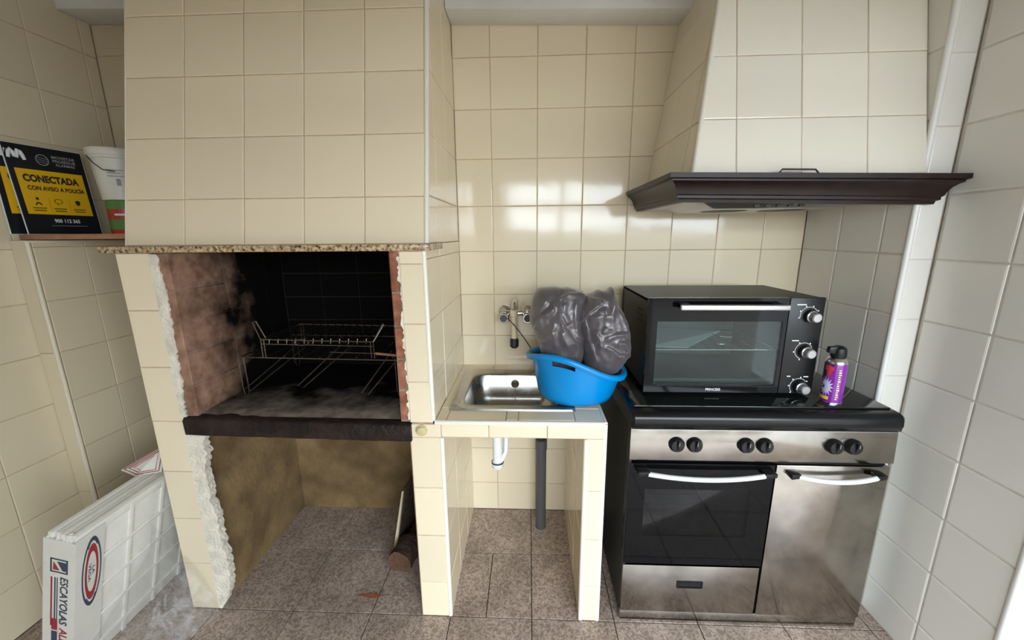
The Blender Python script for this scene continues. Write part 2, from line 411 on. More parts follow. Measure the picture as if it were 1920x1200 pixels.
def ring(name, m, parent, O, U, V, N, rx0, ry0, rx1, ry1, a0=0, a1=2*math.pi, n=40, lift=.0004):
    O, U, V, N = Vector(O), Vector(U).normalized(), Vector(V).normalized(), Vector(N).normalized()
    rp = ringpoly(rx0, ry0, rx1, ry1, a0, a1, n); vs = [O+U*p[0]+V*p[1]+N*lift for pr in rp for p in pr]
    return MB().add(vs, [(2*k, 2*k+1, 2*k+3, 2*k+2) for k in range(n)]).build(name, m, parent)

# ================================================================== SETTING
P = 0.196
Yb, XL, XR = 1.785, -1.84, 1.275
YO, XO = -1.2, -.30          # wide opening to the yard behind the photographer
ZG = 0.938           # a horizontal joint of the wall tile grid
# floor
fl = struct_empty('floor', (0, 0, 0))
boxo('floor_bed', 'fgrout', fl, -6, 8, -6.2, 1.95, -.08, -.006)
fx = cuts(XL, 1.9, .010, .3045); fy = cuts(-.9, Yb, 1.19, .3045)
fy = [-.943+.3045*k for k in range(0, 9)]; fy = [1.19-.3045*k for k in range(7, -1, -1)] + [1.4925, Yb]
# the tile in front of the sink drain is cut in two by an old repair
i0 = max(i for i, x in enumerate(fx) if x < -.2)
for i in range(len(fx)-1):
    uc = [fx[i], fx[i+1]]
    for j in range(len(fy)-1):
        u2 = [fx[i], -.162, fx[i+1]] if (fx[i] < -.17 < fx[i+1] and abs(fy[j]-1.19) < .01) else uc
        tiles(fl, (0, 0, -.006), X_, Y_, Z_, rect(u2[0], u2[-1], fy[j], fy[j+1]), u2, [fy[j], fy[j+1]], 'floor', gap=.0035, thick=.006, cham=.001, name='floor_tile', jitter=.0002)
boxo('patio_paving', 'floor', fl, 1.9, 2.4, -.94, Yb, -.006, -.0005); boxo('patio_paving', 'yard', fl, -6, 8, -6.0, 1.19-.3045*7, -.006, -.0005)
st = MB()
st.add([Vector((-.68+.15*t+random.uniform(-.002, .002), 1.262+.004*math.sin(9*t)-w*(.012 if t < .55 else .004)*(1-abs(2*t-.8))+.006*(t > .4), .0012)) for t in [k/14 for k in range(15)] for w in (-1, 1)],
       [(2*k, 2*k+1, 2*k+3, 2*k+2) for k in range(14)])
st.build('rust_stain', 'rust', fl)

# back wall
wb = struct_empty('wall_back', (0, Yb, 0))
boxo('wall_body', 'grout', wb, -2.0, 1.45, Yb+.006, Yb+.16, 0, 2.75)
zc = cuts(0, 2.2, ZG, P)
tiles(wb, (0, Yb+.006, 0), X_, Z_, -Y_, rect(-.317, 1.19, 0, 2.25), cuts(-.317, 1.19, .035, .1965), cuts(0, 2.25, ZG, P))
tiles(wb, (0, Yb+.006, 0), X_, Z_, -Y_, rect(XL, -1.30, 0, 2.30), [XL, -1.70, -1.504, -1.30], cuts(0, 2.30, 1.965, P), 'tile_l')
# left wall
wl = struct_empty('wall_left', (XL, 0, 0))
boxo('wall_body', 'grout', wl, XL-.15, XL-.006, YO-.12, Yb+.16, 0, 2.75)
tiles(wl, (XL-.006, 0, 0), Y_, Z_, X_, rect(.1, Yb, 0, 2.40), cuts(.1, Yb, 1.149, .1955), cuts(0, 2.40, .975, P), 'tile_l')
# low step-out of the left wall carrying the shelf
XD = -1.775
boxo('ledge_body', 'grout', wl, XL, XD-.006, 1.338, Yb, 0, 1.39)
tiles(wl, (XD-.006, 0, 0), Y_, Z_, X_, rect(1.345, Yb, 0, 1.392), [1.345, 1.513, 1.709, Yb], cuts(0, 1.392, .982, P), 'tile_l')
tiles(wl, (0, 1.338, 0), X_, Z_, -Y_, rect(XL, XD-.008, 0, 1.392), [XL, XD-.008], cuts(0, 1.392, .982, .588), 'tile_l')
MB().tube([(XD-.005, 1.337, 0), (XD-.005, 1.337, 1.392)], .008, 10).build('ledge_trim', 'trim_l', wl, smooth=True)
MB().hexa([(XL, 1.33, 1.388), (XD, 1.33, 1.388), (XD, Yb, 1.388), (XL, Yb, 1.388), (XL, 1.33, 1.398), (XD, 1.33, 1.398), (XD, Yb, 1.398), (XL, Yb, 1.398)]).build('ledge_cap', 'trim_l', wl, bevel=.002)

# right wall, its end post and the alcove return beside the cooker
wr = struct_empty('wall_right', (XR, 0, 0))
boxo('wall_body', 'grout_r', wr, XR+.006, XR+.30, .906, Yb+.16, 0, 2.75)
tiles(wr, (XR+.006, 0, 0), Y_, Z_, -X_, rect(.912, 1.298, 0, 2.40), [.912, 1.098, 1.2935], cuts(0, 2.40, 1.118, .1955), 'tile_r', thick=.007, cham=.006)
MB().tube([(XR+.004, .908, 0), (XR+.004, .908, 2.40)], .010, 10).build('corner_trim', 'trim_w', wr, smooth=True)
boxo('wall_end', 'white', wr, XR+.008, XR+.30, .902, .908, 0, 2.40)
wa = struct_empty('wall_alcove', (1.2, 1.5, 0))
boxo('wall_body', 'grout_r', wa, 1.196, XR+.006, 1.306, Yb+.006, 0, 2.7)
tiles(wa, (1.196, 0, 0), Y_, Z_, -X_, rect(1.306, Yb, 0, 2.40), [1.306, 1.402, 1.588, Yb], cuts(0, 2.40, ZG, P), 'tile_r', thick=.006, cham=.005)
tiles(wa, (0, 1.306, 0), X_, Z_, -Y_, rect(1.202, XR-.002, 0, 2.40), [1.202, XR-.002], cuts(0, 2.40, 1.314, .1945), 'tile_r')
MB().tube([(1.196, 1.306, 0), (1.196, 1.306, 2.40)], .009, 10).build('corner_trim', 'trim_w', wa, smooth=True)

# lintel beam over the recesses and the ceiling
def zt(x): return 2.216-.03*(x-.2)
bl = struct_empty('ceiling_beam', (-.6, 1.66, 2.2)); bl.name = 'ceiling_beam'
for a, b_ in ((XL, -1.303), (-.316, .72)):
    MB().hexa([(a,1.662,zt(a)),(b_,1.662,zt(b_)),(b_,Yb,zt(b_)),(a,Yb,zt(a)),(a,1.662,2.41),(b_,1.662,2.41),(b_,Yb,2.41),(a,Yb,2.41)]).build('beam_section', 'white', bl, bevel=.004)
ce = boxo('ceiling', 'ceil', None, XL-.15, 2.45, YO-.12, Yb+.16, 2.40, 2.75); ce['kind'] = 'structure'
# rest of the room behind the photographer: a wall with one wide opening to the yard (seen in reflections only)
wf = struct_empty('wall_front', (0, YO, 0))
boxo('wall_body', 'warmwall', wf, XL-.15, XO, YO-.12, YO, 0, 2.62)
boxo('lintel', 'white', wf, XO, 2.45, YO-.12, YO, 1.98, 2.62)
for x in (XO+.02, .36, 1.16): boxo('door_post', 'white', wf, x, x+.05, YO-.09, YO-.03, 0, 1.98)
boxo('transom_rail', 'white', wf, XO, 2.3, YO-.09, YO-.03, 1.70, 1.75)
wy = struct_empty('wall_side', (2.3, 0, 0))
boxo('wall_body', 'white', wy, 2.3, 2.45, YO-.12, .906, 0, 2.62)
boxo('wall_body', 'white', wy, XR+.30, 2.45, .906, 1.02, 0, 2.62)
yw = boxo('wall_yard', 'yard', None, -6, 8, -6.2, -6.0, 0, 1.5); yw['kind'] = 'structure'

# ================================================================== BARBECUE
bb = thing('barbecue', (-.81, 1.48, 0), 'built-in brick barbecue with cream tiled chimney and granite mantel', 'barbecue')
pl = boxo('pillar', 'plaster', bb, -1.302, -1.205, 1.197, Yb, 0, 1.356)
tiles(pl, (0, 1.197, 0), X_, Z_, -Y_, rect(-1.303, -1.192, 0, 1.356), [-1.303, -1.192], [0, .203, .397, .59, .783, .979, 1.172, 1.356], name='tile', thick=.007)
# ragged plaster edges
def ragged(name, left, pts, parent, y0, y1, m='plaster'):
    """pts: (x, z) down the torn edge; left: straight edge x"""
    poly = []
    for i in range(len(pts)-1):
        (xa, za), (xb, zb) = pts[i], pts[i+1]; n = max(2, int(abs(za-zb)/.008))
        for k in range(n):
            t = k/n; poly.append((xa+(xb-xa)*t+random.uniform(-.0045, .0045)+.005*noise.noise(Vector((za*20-t*3, 3, 1))), y0, za+(zb-za)*t))
    poly.append((pts[-1][0], y0, pts[-1][1]))
    b = MB(); n = len(poly)
    vs = [Vector((left(p[2]), y0, p[2])) for p in poly] + [Vector(p) for p in poly] + [Vector((left(p[2]), y1, p[2])) for p in poly] + [Vector((p[0]-.004, y1, p[2])) for p in poly]
    fs = []
    for k in range(n-1):
        fs += [(k, n+k, n+k+1, k+1), (n+k, 3*n+k, 3*n+k+1, n+k+1), (2*n+k, k, k+1, 2*n+k+1)]
    b.add(vs, fs); return b.build(name, m, parent)
ragged('plaster_edge', lambda z: -1.195, [(-1.166, 1.352), (-1.160, 1.2), (-1.164, 1.0), (-1.176, .82), (-1.17, .79)], bb, 1.189, 1.235)
ragged('plaster_edge', lambda z: -1.195, [(-1.165, .79), (-1.176, .742), (-1.112, .738), (-1.138, .70), (-1.128, .66), (-1.148, .60), (-1.142, .52), (-1.150, .47), (-1.136, .42), (-1.14, .32), (-1.128, .24), (-1.134, .12), (-1.15, .06), (-1.185, .0)], bb, 1.190, 1.222)
# inner faces of the wood store
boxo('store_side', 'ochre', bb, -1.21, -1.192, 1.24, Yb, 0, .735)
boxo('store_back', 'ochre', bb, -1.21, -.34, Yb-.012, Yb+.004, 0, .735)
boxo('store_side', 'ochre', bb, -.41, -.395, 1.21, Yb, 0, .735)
# hearth slab
sl = MB(); n = 24
for k in range(n):
    xa, xb = -1.178+.781*k/n, -1.178+.781*(k+1)/n
def slab_top(x, y): return .803-.016*(x+1.178)/.78+.004*noise.noise(Vector((x*14, y*14, 1)))
def slab_bot(x, y): return .740-.014*(x+1.178)/.78+.003*noise.noise(Vector((x*16, y*14, 5)))
vs = []; fs = []
for k in range(n+1):
    x = -1.180+.786*k/n; w = .003*noise.noise(Vector((x*18, 2, 3)))
    vs += [(x, 1.178+w, slab_bot(x, 1)), (x, 1.176+w, slab_top(x, 1)-.008), (x, 1.184+w, slab_top(x, 1)), (x, 1.215, slab_top(x, 1.2)), (x, 1.80, .80), (x, 1.80, .735)]
for k in range(n):
    for j in range(6): fs.append((k*6+j, k*6+(j+1) % 6, k*6+6+(j+1) % 6, k*6+6+j))
fs += [tuple(range(6)), tuple(n*6+j for j in range(5, -1, -1))]
MB().add(vs, fs).build('hearth_slab', 'slab', bb, smooth=True, angle=50)
# ash-covered hearth floor
vs = []; fs = []; nx, ny = 40, 30
for j in range(ny+1):
    for i in range(nx+1):
        x = -1.137+.70*i/nx; y = 1.206+.57*j/ny
        edge = min(1, (y-1.206)/.03)
        vs.append((x, y, .800-.006*(x+1.137)/.7+edge*(.006+.004*noise.noise(Vector((x*9, y*16, 0)))+.003*noise.noise(Vector((x*30, y*40, 4))))))
for j in range(ny):
    for i in range(nx): fs.append((j*(nx+1)+i, j*(nx+1)+i+1, (j+1)*(nx+1)+i+1, (j+1)*(nx+1)+i))
MB().add(vs, fs).build('ash_bed', 'ash', bb, smooth=True, angle=80)
# brick lining
lin = boxo('lining_left', 'mortar', bb, -1.205, -1.1390, 1.197, Yb, .80, 1.36)
linr = boxo('lining_right', 'mortar', bb, -.430, -.3965, 1.197, Yb, .79, 1.36)
linb = boxo('lining_back', 'soot', bb, -1.205, -.396, 1.758, Yb+.004, .79, 1.40)
bz = [.804+.1085*k for k in range(6)]; bz[-1] = 1.356
by = [1.190, 1.412, 1.632, 1.757]
for k in range(5):
    for j in range(3):
        w = random.uniform(-.0025, .0025)
        MB().box(-1.174 if j == 0 else -1.20, -1.1365+w, by[j]+.003+w, by[j+1]-.003, bz[k]+.002, bz[k+1]-.002).build('brick', 'brick', lin, bevel=.0025, seg=1)
        MB().box(-.4315+w, -.402-.002*random.random() if j == 0 else -.39, by[j]+.003+w, by[j+1]-.003, bz[k]+.003-.01, bz[k+1]-.003-.01*(k < 4)).build('brick', 'brick_edge' if j == 0 else 'brick', linr, bevel=.004, seg=1)
    for i in range(4):
        boxo('brick', 'brick', linb, -1.134+.175*i+.003, -1.134+.175*(i+1)-.003, 1.752, 1.775, bz[k]+.003, bz[k+1]-.003)
ragged('plaster_edge', lambda z: -.397, [(-.404, 1.34), (-.400, 1.2), (-.403, 1.05), (-.4, .93), (-.405, .80)], bb, 1.191, 1.21)
# right pillar above the counter
pr = boxo('pillar', 'grout', bb, -.397, -.323, 1.197, Yb, .735, 1.376)
tiles(pr, (0, 1.197, 0), X_, Z_, -Y_, rect(-.398, -.321, .790, 1.356), [-.398, -.321], [.790, .933, 1.128, 1.317, 1.356], thick=.007)
tiles(pr, (-.323, 0, 0), Y_, Z_, X_, rect(1.20, Yb, .790, 1.376), [1.20, 1.39, 1.587, Yb], cuts(.790, 1.376, ZG, P), thick=.007)
MB().tube([(-.322, 1.197, .797), (-.322, 1.197, 1.356)], .0085, 10).build('edge_trim', 'trim', pr, smooth=True)
# granite mantel
MB().box(-1.345, -.300, 1.178, 1.37, 1.357, 1.377).build('mantel', 'granite', bb, bevel=.003)
# chimney
TL = math.tan(math.radians(12)); ZT = 2.41
def cy(z): return 1.232+TL*(z-1.377)
chim = MB()
for a, b_ in ((-1.305, -.322),):
    chim.hexa([(a, cy(1.377)+.006, 1.377), (b_, cy(1.377)+.006, 1.377), (b_, cy(1.377)+.05, 1.377), (a, cy(1.377)+.05, 1.377),
               (a, cy(ZT)+.006, ZT), (b_, cy(ZT)+.006, ZT), (b_, cy(ZT)+.05, ZT), (a, cy(ZT)+.05, ZT)])
ch = chim.build('chimney_front', 'grout', bb)
V12 = Vector((0, math.sin(math.radians(12)), math.cos(math.radians(12)))); N12 = Vector((0, -V12.z, V12.y))
tiles(ch, (-1.306, 1.238, 1.377), X_, V12, N12, rect(0, .979, 0, 1.05), [0, .198, .396, .592, .788, .979], cuts(0, 1.05, .148, .197))
for xa, xb, nm in ((-.36, -.323, 'chimney_side'), (-1.305, -1.265, 'chimney_side')):
    cs = MB().prism([(xa, cy(1.377)+.05, 1.377), (xa, Yb, 1.377), (xa, Yb, ZT), (xa, cy(ZT)+.05, ZT)], (xb-xa, 0, 0)).build(nm, 'grout', bb)
    if xa > -1: chs = cs
tiles(chs, (-.323, 0, 0), Y_, Z_, X_, [(cy(1.377)+.012, 1.377), (Yb, 1.377), (Yb, ZT), (cy(ZT)+.012, ZT)], cuts(1.23, Yb, 1.587, P), cuts(1.377, ZT, ZG, P), thick=.007)
MB().tube([(-.322, cy(1.377)+.005, 1.377), (-.322, cy(ZT)+.005, ZT)], .0085, 10).build('edge_trim', 'trim', ch, smooth=True)
MB().tube([(-1.306, cy(1.377)+.004, 1.377), (-1.306, cy(ZT)+.004, ZT)], .004, 8).build('edge_trim', 'trim', ch, smooth=True)
boxo('smoke_throat', 'soot', bb, -1.265, -.36, 1.46, Yb, 2.3, 2.32)
# ivory knob on the pillar
kn = thing('octagonal_knob', (-.360, 1.189, .765), 'small ivory octagonal knob on the tiled barbecue pillar', 'pillar knob')
MB().lathe([(.017, 0), (.017, .010), (.015, .014), (.006, .015)], (-.360, 1.190, .763), (0, -1, 0), 8).build('knob_body', 'knobi', kn, bevel=.001)
MB().lathe([(.021, 0), (.021, .004)], (-.360, 1.190, .763), (0, -1, 0), 8).build('rosette', 'knobi', kn)

# ================================================================== GRILL RACKS IN THE FIREBOX
g1 = thing('grill_rack', (-.77, 1.53, .806), 'large low wire grill rack standing on the ash bed', 'grill rack')
r0 = dict(x0=-1.085, x1=-.475, y0=1.36, y1=1.70, z=.962)
MB().tube([(r0['x0'], r0['y0'], r0['z']), (r0['x1'], r0['y0'], r0['z']-.01), (r0['x1'], r0['y1'], r0['z']-.01), (r0['x0'], r0['y1'], r0['z'])], .0028, 6, closed=True).build('frame', 'wire', g1, smooth=True)
for k in range(9):
    x = r0['x0']+.03+.069*k
    MB().tube([(x, r0['y0'], r0['z']-.0), (x, r0['y1'], r0['z']-.0)], .0018, 6).build('bar', 'wire', g1, smooth=True)
for (x, y) in ((-1.085, 1.36), (-.485, 1.70), (-1.085, 1.70), (-.485, 1.36)):
    s_ = .011
    MB().tube([(x-s_, y, .96), (x-s_, y+.004, .83), (x-s_*.6, y+.004, .812), (x+s_*.6, y+.004, .812), (x+s_, y+.004, .83), (x+s_, y, .96)], .0022, 6).build('leg', 'wire', g1, smooth=True)
for (xa, ya, xb, yb) in ((-1.0, 1.62, -1.12, 1.40), (-.545, 1.47, -.64, 1.375), (-.80, 1.60, -.93, 1.44)):
    MB().tube([(xa, ya, .955), (xb, yb, .816), (xb+.03, yb-.012, .814), (xa+.05, ya, .955)], .0022, 6).build('handle', 'wire', g1, smooth=True)
g2 = thing('grill_rack', (-.77, 1.50, .962), 'small upper wire grill rack with flared handles on the larger rack', 'grill rack')
x0, x1, y0, y1, z = -.985, -.565, 1.345, 1.60, 1.035
MB().tube([(x0, y0, z), (x1, y0, z-.008), (x1, y1, z-.008), (x0, y1, z)], .0026, 6, closed=True).build('frame', 'wire', g2, smooth=True)
MB().tube([(x0, y0, z-.017), (x1, y0, z-.025)], .002, 6).build('front_wire', 'wire', g2, smooth=True)
for k in range(12):
    x = x0+.03+.033*k
    MB().tube([(x, y0, z-.017), (x, y0+.004, z+.001), (x, y1, z)], .0016, 6).build('bar', 'wire', g2, smooth=True)
for sx in (-1, 1):
    x = x0 if sx < 0 else x1; dz = 0 if sx < 0 else -.008
    for yy in (y0, y1):
        MB().tube([(x, yy, z+dz), (x, yy, .966), (x-sx*.011, yy, .966), (x-sx*.011, yy, z+dz)], .002, 6).build('leg', 'wire', g2, smooth=True)
    MB().tube([(x, y0, z+dz), (x+sx*.036, y0+.02, z+dz+.06), (x+sx*.03, y0+.03, z+dz+.062), (x-sx*.006, y0+.02, z+dz)], .0024, 6).build('handle', 'wire', g2, smooth=True)
MB().tube([(-.83+.024*math.cos(a)*1.1, y0-.004, z-.010+.011*math.sin(a)) for a in [2*math.pi*k/20 for k in range(20)]], .002, 6, closed=True).build('ring_pull', 'wire', g2, smooth=True)
sk = thing('skewer', (-.50, 1.38, .968), 'skewer with a reddish wooden handle lying across the grill', 'skewer')
MB().tube([(-.575, 1.38, .972), (-.475, 1.365, .968)], .0048, 8).build('handle', 'shelf', sk, smooth=True)
MB().tube([(-.76, 1.40, .971), (-.575, 1.38, .972)], .002, 6).build('spike', 'wire', sk, smooth=True)

# ================================================================== LOGS IN THE WOOD STORE
def log(name, a, b, r, label, grp):
    a, b = Vector(a), Vector(b); t = thing(name, (a.x, a.y, 0), label, 'log', grp)
    ax = (b-a); n = 16; rows = 7; vs = []; fs = []; u = ax.normalized().orthogonal(); w = ax.normalized().cross(u)
    for i in range(rows):
        c = a+ax*i/(rows-1)
        for k in range(n):
            an = 2*math.pi*k/n; rr = r*(1+.10*noise.noise(Vector((i*.7+a.x*30, math.cos(an)*1.3, math.sin(an)*1.3))))
            vs.append(c+(u*math.cos(an)+w*math.sin(an))*rr)
    for i in range(rows-1):
        for k in range(n): fs.append((i*n+k, i*n+(k+1) % n, (i+1)*n+(k+1) % n, (i+1)*n+k))
    MB().add(vs, fs).build('bark', 'bark', t, smooth=True, angle=80)
    for i, d in ((0, -.001), (rows-1, .001)):
        MB().add([p+ax.normalized()*d for p in vs[i*n:(i+1)*n]], [tuple(range(n))]).build('cut_end', 'logend', t)
log('log', (-.552, 1.385, .041), (-.535, 1.49, .041), .038, 'short round log lying at the front of the wood store', 'firewood in the store')
log('log', (-.460, 1.50, .040), (-.455, 1.75, .040), .037, 'dark log lying against the pillar inside the wood store', 'firewood in the store')
bd = thing('wood_offcut', (-.58, 1.5, 0), 'dark board with pale torn edge leaning in wood store', 'board')
MB().hexa([(-.618,1.50,.0),(-.600,1.50,.0),(-.560,1.72,.0),(-.578,1.72,.0),(-.563,1.52,.30),(-.545,1.52,.31),(-.505,1.73,.33),(-.523,1.73,.32)]).build('board_body', 'bark', bd, bevel=.002)
MB().hexa([(-.619,1.494,.0),(-.606,1.494,.0),(-.603,1.500,.0),(-.616,1.500,.0),(-.566,1.514,.29),(-.560,1.514,.29),(-.558,1.52,.29),(-.563,1.52,.29)]).build('torn_edge', 'ivory', bd)

# ================================================================== SINK COUNTER
sc = thing('sink_counter', (-.03, 1.49, 0), 'cream tiled masonry sink counter on two tiled legs', 'counter')
lg = boxo('leg', 'grout', sc, -.396, -.297, 1.197, Yb-.002, 0, .735)
tiles(lg, (0, 1.197, 0), X_, Z_, -Y_, rect(-.402, -.296, 0, .784), [-.402, -.296], [0, .15, .351, .543, .735, .784], thick=.007)
tiles(lg, (-.297, 0, 0), Y_, Z_, X_, rect(1.20, Yb, 0, .735), [1.20, 1.39, 1.587, Yb], [0, .154, .35, .546, .735], thick=.007)
MB().tube([(-.296, 1.197, 0), (-.296, 1.197, .735)], .0085, 10).build('edge_trim', 'trim', lg, smooth=True)
lg2 = boxo('leg', 'grout', sc, .190, .250, 1.197, Yb-.002, 0, .735)
tiles(lg2, (0, 1.197, 0), X_, Z_, -Y_, rect(.190, .250, 0, .737), [.190, .250], [0, .151, .348, .541, .737], thick=.007)
tiles(lg2, (.190, 0, 0), Y_, Z_, -X_, rect(1.20, Yb, 0, .735), [1.20, 1.39, 1.587, Yb], [0, .154, .35, .546, .735], thick=.007)
tiles(lg2, (.250, 0, 0), Y_, Z_, X_, rect(1.20, Yb, 0, .735), [1.20, 1.39, 1.587, Yb], [0, .154, .35, .546, .735], thick=.007)
MB().tube([(.190, 1.197, 0), (.190, 1.197, .735)], .0085, 10).build('edge_trim', 'trim', lg2, smooth=True)
MB().tube([(.251, 1.197, 0), (.251, 1.197, .790)], .0085, 10).build('edge_trim', 'trim', lg2, smooth=True)
top = MB()
top.box(-.316, .250, 1.197, 1.318, .737, .788).box(-.316, .250, 1.650, Yb-.002, .737, .788).box(-.316, -.252, 1.318, 1.65, .737, .788).box(.128, .250, 1.318, 1.65, .737, .788)
tp = top.build('slab', 'grout', sc)
tiles(tp, (0, 0, .788), X_, Y_, Z_, rect(-.3165, .252, 1.206, 1.30), [-.3165, -.28, -.078, -.037, .154, .252], [1.206, 1.30], thick=.006)
tiles(tp, (0, 0, .788), X_, Y_, Z_, rect(-.3165, .252, 1.66, Yb), [-.3165, -.165, .031, .227, .252], [1.66, Yb], thick=.006)
tiles(tp, (0, 0, .788), X_, Y_, Z_, rect(-.3165, -.26, 1.30, 1.66), [-.3165, -.26], [1.30, 1.48, 1.66], thick=.006)
tiles(tp, (0, 0, .788), X_, Y_, Z_, rect(.138, .252, 1.30, 1.66), [.138, .252], [1.30, 1.48, 1.66], thick=.006)
tiles(tp, (0, 1.197, 0), X_, Z_, -Y_, rect(-.296, .246, .737, .784), [-.296, -.135, .060, .246], [.737, .784], thick=.007)
MB().tube([(-.316, 1.199, .787), (.252, 1.199, .787)], .0085, 10).build('edge_trim', 'trim', tp, smooth=True)
MB().tube([(.252, 1.199, .787), (.252, Yb, .787)], .0085, 10).build('edge_trim', 'trim', tp, smooth=True)

# steel sink
ks = thing('kitchen_sink', (-.06, 1.49, .795), 'stainless steel inset sink with rounded basin in the tiled counter', 'sink')
def rrect(x0, x1, y0, y1, r, n=8):
    out = []
    for cx_, cy_, a in ((x1-r, y1-r, 0), (x0+r, y1-r, 90), (x0+r, y0+r, 180), (x1-r, y0+r, 270)):
        for k in range(n+1):
            an = math.radians(a+90*k/n); out.append((cx_+r*math.cos(an), cy_+r*math.sin(an)))
    return out
rings = [(rrect(-.287, .165, 1.275, 1.703, .012), .7945), (rrect(-.284, .162, 1.278, 1.700, .012), .8005), (rrect(-.262, .142, 1.300, 1.680, .03), .8005), (rrect(-.258, .138, 1.304, 1.676, .032), .7985),
         (rrect(-.250, .128, 1.318, 1.652, .062), .7975), (rrect(-.244, .122, 1.324, 1.646, .065), .789), (rrect(-.234, .112, 1.334, 1.636, .062), .70), (rrect(-.228, .106, 1.34, 1.63, .06), .668), (rrect(-.195, .075, 1.37, 1.60, .055), .655), (rrect(-.09, -.03, 1.45, 1.51, .029), .651)]
vs = []; fs = []; n = 36
for rg, zz in rings: vs += [(x, y, zz) for x, y in rg]
for i in range(len(rings)-1):
    for k in range(n): fs.append((i*n+k, i*n+(k+1) % n, (i+1)*n+(k+1) % n, (i+1)*n+k))
fs.append(tuple((len(rings)-1)*n+k for k in range(n)))
MB().add(vs, fs).build('basin', 'sink', ks, smooth=True, angle=60)
ov = MB().lathe([(.018, 0), (.018, .004), (.012, .005)], (-.062, 1.6365, .755), (0, -1, 0), 20).build('overflow', 'chrome', ks, smooth=True)
for k in range(3):
    a = k*2.094+.5
    boxo('slot', 'rubber', ov, -.062+.008*math.cos(a)-.0035, -.062+.008*math.cos(a)+.0035, 1.6305, 1.6312, .755+.008*math.sin(a)-.0035, .755+.008*math.sin(a)+.0035)
MB().lathe([(.028, 0), (.026, .003), (.012, .002)], (-.06, 1.48, .652), (0, 0, 1), 24).build('drain', 'chrome', ks, smooth=True)
MB().tube([(-.062, 1.628, .752), (-.061, 1.600, .72), (-.06, 1.56, .662), (-.055, 1.50, .658)], .0012, 5).build('plug_chain', 'chrome', ks, smooth=True)
trap = MB().lathe([(.020, .46), (.024, .465), (.024, .49), (.019, .492), (.019, .60), (.024, .602), (.024, .618), (.019, .62), (.019, .66)], (-.130, 1.45, 0), (0, 0, 1), 24).build('trap', 'pvc', ks, smooth=True)
MB().lathe([(.0255, .483), (.0255, .489)], (-.130, 1.45, 0), (0, 0, 1), 24).build('ring', 'rubber', trap)
MB().lathe([(.0255, .612), (.0255, .618)], (-.130, 1.45, 0), (0, 0, 1), 24).build('ring', 'rubber', trap)
MB().tube([(-.096, 1.46, .66), (-.094, 1.46, .60), (-.096, 1.46, .53), (-.108, 1.455, .50), (-.12, 1.45, .49)], .010, 10).build('overflow_hose', 'pvc', ks, smooth=True)

dp = thing('drain_pipe', (.056, 1.66, 0), 'dark grey plastic waste pipe rising from the floor under the sink', 'pipe')
MB().lathe([(.024, 0), (.024, .42), (.027, .421), (.027, .47), (.024, .472)], (.057, 1.665, 0), (0, 0, 1), 24).build('pipe_body', 'pipe', dp, smooth=True)
MB().tube([(.057, 1.665, .46), (.057, 1.665, .52), (.056, 1.675, .60), (.052, 1.69, .68), (.050, 1.70, .734)], .021, 14).build('hose', 'rubber', dp, smooth=True)

# faucet on the wall
fc = thing('wall_faucet', (-.06, Yb, 1.05), 'old chrome wall faucet with two round knobs and ivory spout', 'faucet')
for x in (-.115, -.008):
    MB().lathe([(.026, 0), (.026, .006), (.018, .012), (.014, .05)], (x, Yb, 1.058), (0, -1, 0), 20).build('rosette', 'chrome', fc, smooth=True)
MB().tube([(-.128, 1.735, 1.056), (.004, 1.735, 1.056)], [.014, .014], 14).build('mixer_body', 'chrome', fc, smooth=True, bevel=.002)
for x in (-.112, -.006):
    kb = MB().lathe([(.011, 0), (.011, .02), (.022, .022), (.024, .028), (.024, .05), (.020, .054), (.006, .054)], (x, 1.735, 1.047), (0, -1, -.1), 18).build('knob', 'chrome', fc, smooth=True, angle=35)
    MB().lathe([(.017, .0545), (.017, .0555)], (x, 1.735, 1.047), (0, -1, -.1), 18).build('knob_cap', 'pipe', kb)
MB().tube([(-.064, 1.735, 1.06), (-.064, 1.725, 1.095), (-.064, 1.70, 1.113), (-.064, 1.672, 1.108), (-.064, 1.66, 1.085)], .013, 12).build('spout_elbow', 'chrome', fc, smooth=True)
spt = MB().lathe([(.013, .955), (.0125, 1.055), (.017, 1.058), (.017, 1.082), (.013, 1.086)], (-.065, 1.66, 0), (0, 0, 1), 16).build('spout', 'ivory', fc, smooth=True)
MB().lathe([(.013, .915), (.019, .922), (.019, .950), (.015, .958)], (-.065, 1.66, 0), (0, 0, 1), 16).build('aerator', 'rubber', spt, smooth=True)
MB().lathe([(.009, 0), (.009, .03), (.006, .034)], (-.028, 1.735, 1.06), (0, 0, 1), 12).build('bypass_pin', 'ivory', fc, smooth=True)
MB().tube([(-.10, 1.69, 1.045), (-.06, 1.63, 1.02), (-.02, 1.56, .985), (.01, 1.50, .955)], .0022, 6).build('plug_chain', 'rubber', fc, smooth=True)

# ================================================================== BLUE TUB + CLOTH
TX, TY = .177, 1.418
tb = thing('laundry_tub', (TX, TY, .802), 'bright blue plastic laundry tub standing on sink edge', 'tub')
ah = math.radians(-112)     # direction of the near handle
n = 96
def rimz(a):
    w = math.cos(a-ah); hh = max(0, abs(w))**3
    return .937+.052*hh-.028*math.cos(a)*1.0
def ringpts(rx, ry, zf): return [(TX+rx*math.cos(2*math.pi*k/n), TY+ry*math.sin(2*math.pi*k/n), zf(2*math.pi*k/n)) for k in range(n)]
prof = []
R0 = .122
prof.append(ringpts(.02, .02, lambda a: .803)); prof.append(ringpts(.118, .114, lambda a: .803)); prof.append(ringpts(.135, .130, lambda a: .809)); prof.append(ringpts(.143, .138, lambda a: .826))
HF = [.15, .35, .55, .70, .80, .86, .92, 1.0]
for t in HF: prof.append(ringpts(.143+.022*t, .138+.024*t, lambda a, t=t: .826+(rimz(a)-.012-.826)*t))
iw = len(prof)
